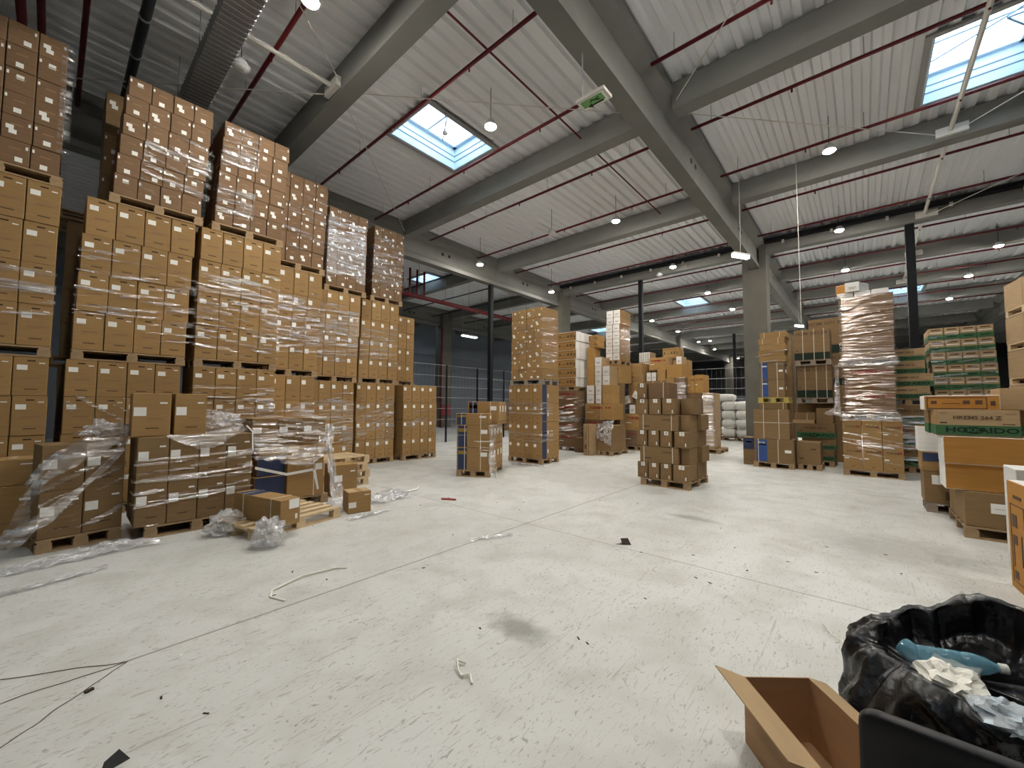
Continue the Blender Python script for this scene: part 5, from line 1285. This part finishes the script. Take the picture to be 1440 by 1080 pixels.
put('printed_mark', plates((W_, D_, H_), [('f', -.24, .24, .07, .078, 'ink_brown'), ('f', -.24, .24, .74, .748, 'ink_brown'), ('f', -.24, -.232, .07, .748, 'ink_brown'), ('f', .05, .058, .07, .748, 'ink_brown'),
    ('f', -.20, -.10, .55, .66, 'ink_brown'), ('f', -.20, -.11, .40, .48, 'ink_brown'), ('f', -.2, -.185, .2, .4, 'ink_brown'), ('f', -.2, -.12, .1, .17, 'ink_brown'), ('f', -.02, -.005, .24, .5, 'ink_black'), ('f', -.16, .02, .80, .83, 'ink_brown')], 'printed_mark'), o)

# ------------------------------------------------------------------ open carton, bin bag, chair back in the foreground
OC = put('open_carton', None, loc=(2.02, .145, 0), rz=RAD(-129.0))   # local x along the back edge towards the left
tag(OC, 'empty open brown carton with splayed flaps in the foreground', 'box')
cw, cl, ch, tk = .31, .52, .30, .005
OC.location = (2.355 - .26 * .76, .358 - .26 * .65, 0)
OC.rotation_euler = (0, 0, RAD(-49.7 - 180 + 180))
# local x runs along the back edge (towards the right in the picture), local -y comes towards the camera
put('base', MB().bx(-cw / 2, cw / 2, -cl / 2, cl / 2, .0, tk).mesh('carton_base', M['kraft_inside']), OC)
put('side_panel', MB().bx(-cw / 2, -cw / 2 + tk, -cl / 2, cl / 2, tk, ch).mesh('carton_panel', M['kraft_inside']), OC)
put('side_panel', MB().bx(cw / 2 - tk, cw / 2, -cl / 2, cl / 2, tk, ch).mesh('carton_panel', M['kraft_inside']), OC)
put('end_panel', MB().bx(-cw / 2 + tk, cw / 2 - tk, cl / 2 - tk, cl / 2, tk, ch).mesh('carton_panel', M['kraft_inside']), OC)
put('end_panel', MB().bx(-cw / 2 + tk, cw / 2 - tk, -cl / 2, -cl / 2 + tk, tk, ch).mesh('carton_panel', M['kraft_inside']), OC)
def flap(pts, nm='flap'):
    mb = MB(); a = [Vector(p) for p in pts]; n = (a[1] - a[0]).cross(a[3] - a[0]).normalized() * tk
    b = [p + n for p in a]; k = len(mb.v)
    mb.v += [tuple(p) for p in a + b]
    mb.f += [(0, 3, 2, 1), (4, 5, 6, 7)] + [(i, (i + 1) % 4, 4 + (i + 1) % 4, 4 + i) for i in range(4)]; mb.m += [0] * 6
    put(nm, mb.mesh('carton_flap', M['kraft_pale']), OC)
flap([(-cw / 2, cl / 2, ch), (-cw / 2, -cl / 2, ch), (-cw / 2 - .13, -cl / 2 - .0, ch + .045), (-cw / 2 - .13, cl / 2 + .012, ch + .045)])
flap([(cw / 2, -cl / 2, ch), (cw / 2, cl / 2, ch), (cw / 2 + .075, cl / 2 - .01, ch - .02), (cw / 2 + .075, -cl / 2 + .02, ch - .02)])
flap([(-cw / 2, -cl / 2, ch), (cw / 2, -cl / 2, ch), (cw / 2 - .01, -cl / 2 - .1, ch - .1), (-cw / 2 + .01, -cl / 2 - .1, ch - .1)])
flap([(cw / 2, cl / 2, ch), (-cw / 2, cl / 2, ch), (-cw / 2 + .01, cl / 2 + .01, ch - .13), (cw / 2 - .01, cl / 2 + .01, ch - .13)])

# open bin liner: a slumped sack whose mouth gapes towards the viewer
BC = (2.78, -.36)
def ridge(p):
    return 1 - abs(noise.noise(p)) * 2.2
def bag_mesh():
    mb = MB(); nu = 180
    # rings: (radius, height), outside from the floor up to the folded rim, then down inside
    prof = [(.33, .0), (.43, .03), (.475, .10), (.49, .20), (.48, .30), (.455, .39), (.42, .46), (.385, .49), (.355, .485), (.34, .45), (.335, .40), (.32, .36), (.27, .335), (.0, .33)]
    sub = []
    for (r0, z0), (r1, z1) in zip(prof, prof[1:]):
        for t in (0, .25, .5, .75): sub.append((r0 + (r1 - r0) * t, z0 + (z1 - z0) * t))
    sub.append(prof[-1])
    L = len(sub)
    for j, (r, z) in enumerate(sub):
        for i in range(nu):
            q = 2 * pi * i / nu
            c, s = cos(q), sin(q)
            back = max(0, c * .78 - s * .62)                # the far side of the mouth stands higher
            near = max(0, -c * .85 + s * .1)
            up = (.16 * back ** 1.6 - .07 * near) * max(0, min(1, (z - .2) / .28))
            inner = j > L * .62
            p = Vector((c * 3.0, s * 3.0, z * 5 + (3 if inner else 0)))
            w = .06 * noise.noise(p) + .05 * (ridge(Vector((c * 3.4 + 5, s * 3.4, z * 3))) - .55) + .016 * (ridge(Vector((c * 8, s * 8, z * 4 + 4))) - .5) + .005 * noise.noise(p * 6)
            k = min(1, z / .1)
            rr = r + w * k * (1 if r > .1 else 0)
            h = z + up + (.05 * noise.noise(Vector((c * 2.6 + 9, s * 2.6, 2))) + .008 * noise.noise(Vector((c * 7, s * 7, 5)))) * k * min(1, z / .3)
            mb.v.append((rr * c, rr * s, max(.002, h)))
    for j in range(L - 1):
        for i in range(nu):
            a, b = j * nu + i, j * nu + (i + 1) % nu
            mb.f.append((a, b, b + nu, a + nu)); mb.m.append(0)
    return mb.mesh('bin_bag', M['bag'], True)
tag(put('bin_bag', bag_mesh(), loc=(BC[0], BC[1], 0)), 'open black bin bag full of rubbish in the right foreground', 'bag')
crumple('crumpled_paper', (2.58, -.24, .42), (.15, .11, .07), 'crumpled white paper lying in the black bag', 91, 'tissue', rough=.5, cat='paper', flat=.6)
crumple('blue_wrapper', (2.45, -.36, .42), (.10, .10, .05), 'crumpled pale blue plastic wrapper in the black bag', 92, 'blue_film', rough=.5, cat='wrapper', flat=.6)
def bottle(loc, rx, rz, label):
    t = put('water_bottle', MB().lathe([(.028, 0), (.033, .005), (.033, .05), (.031, .055), (.033, .06), (.033, .11), (.031, .115), (.033, .12), (.033, .145), (.026, .175), (.013, .195), (.013, .205)], 20).mesh('water_bottle', M['bottle'], True), loc=loc)
    t.rotation_euler = (RAD(rx), 0, RAD(rz)); t.scale = (1.25, 1.25, 1.25)
    tag(t, label, 'bottle', 'blue water bottles in the bag')
    put('cap', MB().lathe([(.015, .203), (.015, .222), (.013, .224)], 16).mesh('bottle_cap', M['sack'], True), t)
bottle((2.66, -.15, .47), 84, 8, 'blue water bottle with a pale cap lying in the bag')
bottle((2.72, -.10, .47), 112, 330, 'dark blue bottle slipped down the left side of the bag')

# black padded chair back, its top edge just in the picture
def pad_mesh():
    mb = MB(); w, h, t, r = .66, .60, .05, .05
    n = 6; outl = []
    for cx, cz, a0 in ((w / 2 - r, r, -90), (w / 2 - r, h - r, 0), (-w / 2 + r, h - r, 90), (-w / 2 + r, r, 180)):
        for k in range(n + 1):
            q = RAD(a0 + 90 * k / n); outl.append((cx + r * cos(q), cz + r * sin(q)))
    rings = [(-t / 2, .014), (-t / 2 + .006, .004), (-t / 2 + .014, 0), (t / 2 - .014, 0), (t / 2 - .006, .004), (t / 2, .014)]
    m = len(outl)
    for y, ins in rings:
        for x, z in outl:
            fx = 1 - 2 * ins / w; fz = 1 - 2 * ins / h
            mb.v.append((x * fx, y, h / 2 + (z - h / 2) * fz))
    for j in range(len(rings) - 1):
        for i in range(m):
            mb.f.append((j * m + i, j * m + (i + 1) % m, (j + 1) * m + (i + 1) % m, (j + 1) * m + i)); mb.m.append(0)
    mb.f.append(tuple(range(m))[::-1]); mb.f.append(tuple((len(rings) - 1) * m + i for i in range(m))); mb.m += [0, 0]
    return mb.mesh('backrest', M['leather'], True)
CH = tag(put('chair', None, loc=(1.80, -.285, 0), rz=RAD(-90)), 'black padded chair back in the bottom right corner', 'chair')
put('backrest', pad_mesh(), CH, (0, 0, .018))
put('seat', MB().bx(-.30, .30, -.42, -.03, .28, .34).mesh('seat', M['leather']), CH)
for sx in (-.26, .26):
    put('leg', MB().cyl((sx, -.38, 0), (sx, -.36, .28), .014, 8).mesh('chair_leg', M['black_steel']), CH)

# ------------------------------------------------------------------ scraps on the floor
single('floor_twine', MB().tube([(1.33, 3.58, .006), (1.27, 3.75, .006), (1.32, 3.86, .008), (1.60, 3.95, .02), (1.90, 3.92, .012), (1.98, 3.85, .005)], .009, 6), M['rope'], 'stiff pale twine lying bent on the floor at the left', 'twine')
sheet('floor_film', [[(-.4, 5.45, .01), (-.1, 5.5, .02), (.15, 5.52, .03), (.45, 5.62, .03)], [(-.4, 5.36, .006), (-.1, 5.38, .02), (.15, 5.44, .03), (.44, 5.56, .01)]], 30, 5, 'twisted film strip on the floor at the left edge', 101, 'film_crumple', .03)
sheet('floor_film', [[(3.35, 3.6, .01), (3.55, 3.5, .02), (3.85, 3.35, .01)], [(3.32, 3.5, .006), (3.5, 3.4, .02), (3.8, 3.28, .006)]], 22, 5, 'scrap of film on the joint in the middle of the floor', 102, 'film_crumple', .03, .1)
single('twine_knot', MB().tube([(1.76, 1.90, .01), (1.72, 1.94, .03), (1.68, 1.88, .012), (1.66, 1.83, .012), (1.70, 1.80, .015), (1.66, 1.74, .006)], .007, 5), M['rope'], 'small knotted bit of pale twine in the foreground floor', 'twine')
single('floor_wire', MB().tube([(3.80, .28, .01), (3.72, .25, .03), (3.66, .22, .012), (3.60, .16, .02), (3.50, .13, .008)], .004, 5), M['rope'], 'thin curled wire on the floor left of the black bag', 'wire')
mb = MB(); mb.poly([(4.40, 2.14, .004), (4.46, 2.06, .004), (4.50, 2.12, .06), (4.43, 2.18, .06)]); mb.poly([(4.36, 2.22, .003), (4.46, 2.06, .003), (4.40, 2.14, .02)])
single('dark_scrap', mb, M['rag'], 'torn dark card scrap beside the floor joint', 'scrap')
single('dark_scrap', MB().bx(-.018, .018, -.009, .009, 0, .012), M['rag'], 'small dark block on the crack at the left', 'scrap', loc=(.215, 3.29, .001), rz=.4)
single('red_scrap', MB().tube([(4.42, 5.42, .01), (4.5, 5.3, .012), (4.55, 5.2, .008)], .02, 4), M['ink_red'], 'reddish scrap on the floor left of the navy-printed load', 'scrap')
mb = MB(); mb.poly([(.31, 2.54, .002), (.23, 2.60, .002), (.275, 2.575, .045)]); mb.poly([(.23, 2.60, .002), (.21, 2.52, .002), (.275, 2.575, .045)]); mb.poly([(.21, 2.52, .002), (.31, 2.54, .002), (.275, 2.575, .045)])
single('black_wedge', mb, M['leather'], 'black pointed tip at the bottom edge of the photo', 'scrap')
rnd = random.Random(5)
for k in range(60):
    x, y = rnd.uniform(.4, 6.5), rnd.uniform(-.3, 5.6)
    single('floor_chip', MB().bx(-rnd.uniform(.008, .022), .012, -.004, rnd.uniform(.003, .008), 0, .004), M['rag'] if k % 3 else M['tissue'], 'tiny %s chip of debris on the concrete floor' % ('dark' if k % 3 else 'pale'), 'debris', 'dark chips on the floor' if k % 3 else 'pale chips on the floor', loc=(x, y, .0005), rz=rnd.uniform(0, 3))
def crack(a, b, w):
    mb = MB(); n = 24
    a, b = Vector(a), Vector(b); d = (b - a); nrm = Vector((-d.y, d.x, 0)).normalized()
    pts = []
    for i in range(n + 1):
        t = i / n
        pts.append(a + d * t + nrm * .018 * noise.noise(Vector((t * 7, a.x * 3, b.y))) * (1 if 0 < i < n else 0))
    for p, q in zip(pts, pts[1:]):
        mb.poly([p - nrm * w, q - nrm * w, q + nrm * w, p + nrm * w])
    put('crack', mb.mesh('floor_crack', M['crack']), fl)
M['crack'] = plain('crack_dirt', (0.13, 0.11, 0.085), 0.9)
for e, w in (((-.62, 4.12), .006), ((-.45, 3.52), .006), ((-.18, 2.98), .005)):
    crack((.39, 3.49, .0012), (*e, .0012), w)

# ------------------------------------------------------------------ dark left bay: mains, riser, far things
t = tag(put('red_main', MB().cyl((7.5, 15.6, 6.65), (22, 15.6, 6.65), .10, 12).mesh('red_main', M['red'], True)), 'thick red water main crossing the dark left bay', 'pipe')
for k in range(9):
    put('hanger_rod', cached('main_hanger', lambda: MB().cyl((0, 0, 0), (0, 0, 1.7), .012, 5).mesh('main_hanger', M['galv'])), t, (8 + k * 1.6, 15.6, 6.7))
for x in (10.3, 10.7, 11.1, 11.5):
    put('valve_pipe', cached('valve_pipe', lambda: MB().cyl((0, 0, 0), (0, 0, 1.25), .05, 8).mesh('valve_pipe', M['red'])), t, (x, 15.6, 6.66))
single('red_riser', MB().cyl((18.05, 22.3, 0), (18.05, 22.3, 7.0), .08, 10), M['red'], 'red riser pipe on the column in the dark left bay', 'pipe')
for x in (12.2, 14.9, 17.2, 20.2, 22.6):
    t = single('sprinkler_pipe', MB().cyl((x, 13.4, 7.7), (x, 22.4, 7.7), .035, 8), M['black_pipe'], 'dark sprinkler pipe %s along the dark left bay' % {12.2: 'first', 14.9: 'second', 17.2: 'third', 20.2: 'fourth', 22.6: 'fifth'}[x], 'pipe', 'dark pipes in the left bay')
    for y in (14.5, 17.5, 20.5):
        put('hanger_rod', cached('dark_hanger', lambda: MB().cyl((0, 0, 0), (0, 0, .75), .01, 4).mesh('dark_hanger', M['galv'])), t, (x, y, 7.7))
single('fire_cabinet', MB().bx(-.35, .35, -.12, .12, .85, 1.6), M['fire_red'], 'red fire cabinet on the column in the dark left bay', 'cabinet', loc=(18.35, 22.2, 0)) 
DK = Frame(17.6, 18.0, -40)
for r in range(2):
    carton(DK, 0, 0, r * .62, 1.1, .8, .62, 'dark carton load on the floor of the left bay, %s' % ('lower', 'upper')[r], 'plain', 'dark loads in the left bay', 'dark_carton', ('kraft_dark',) * 3)
carton(DK, 1.2, .1, 0, .8, .8, 1.1, 'dark low load beside it in the left bay', 'plain', 'dark loads in the left bay', 'dark_carton', ('kraft_dark',) * 3)
BK = Frame(44, 14, -90)
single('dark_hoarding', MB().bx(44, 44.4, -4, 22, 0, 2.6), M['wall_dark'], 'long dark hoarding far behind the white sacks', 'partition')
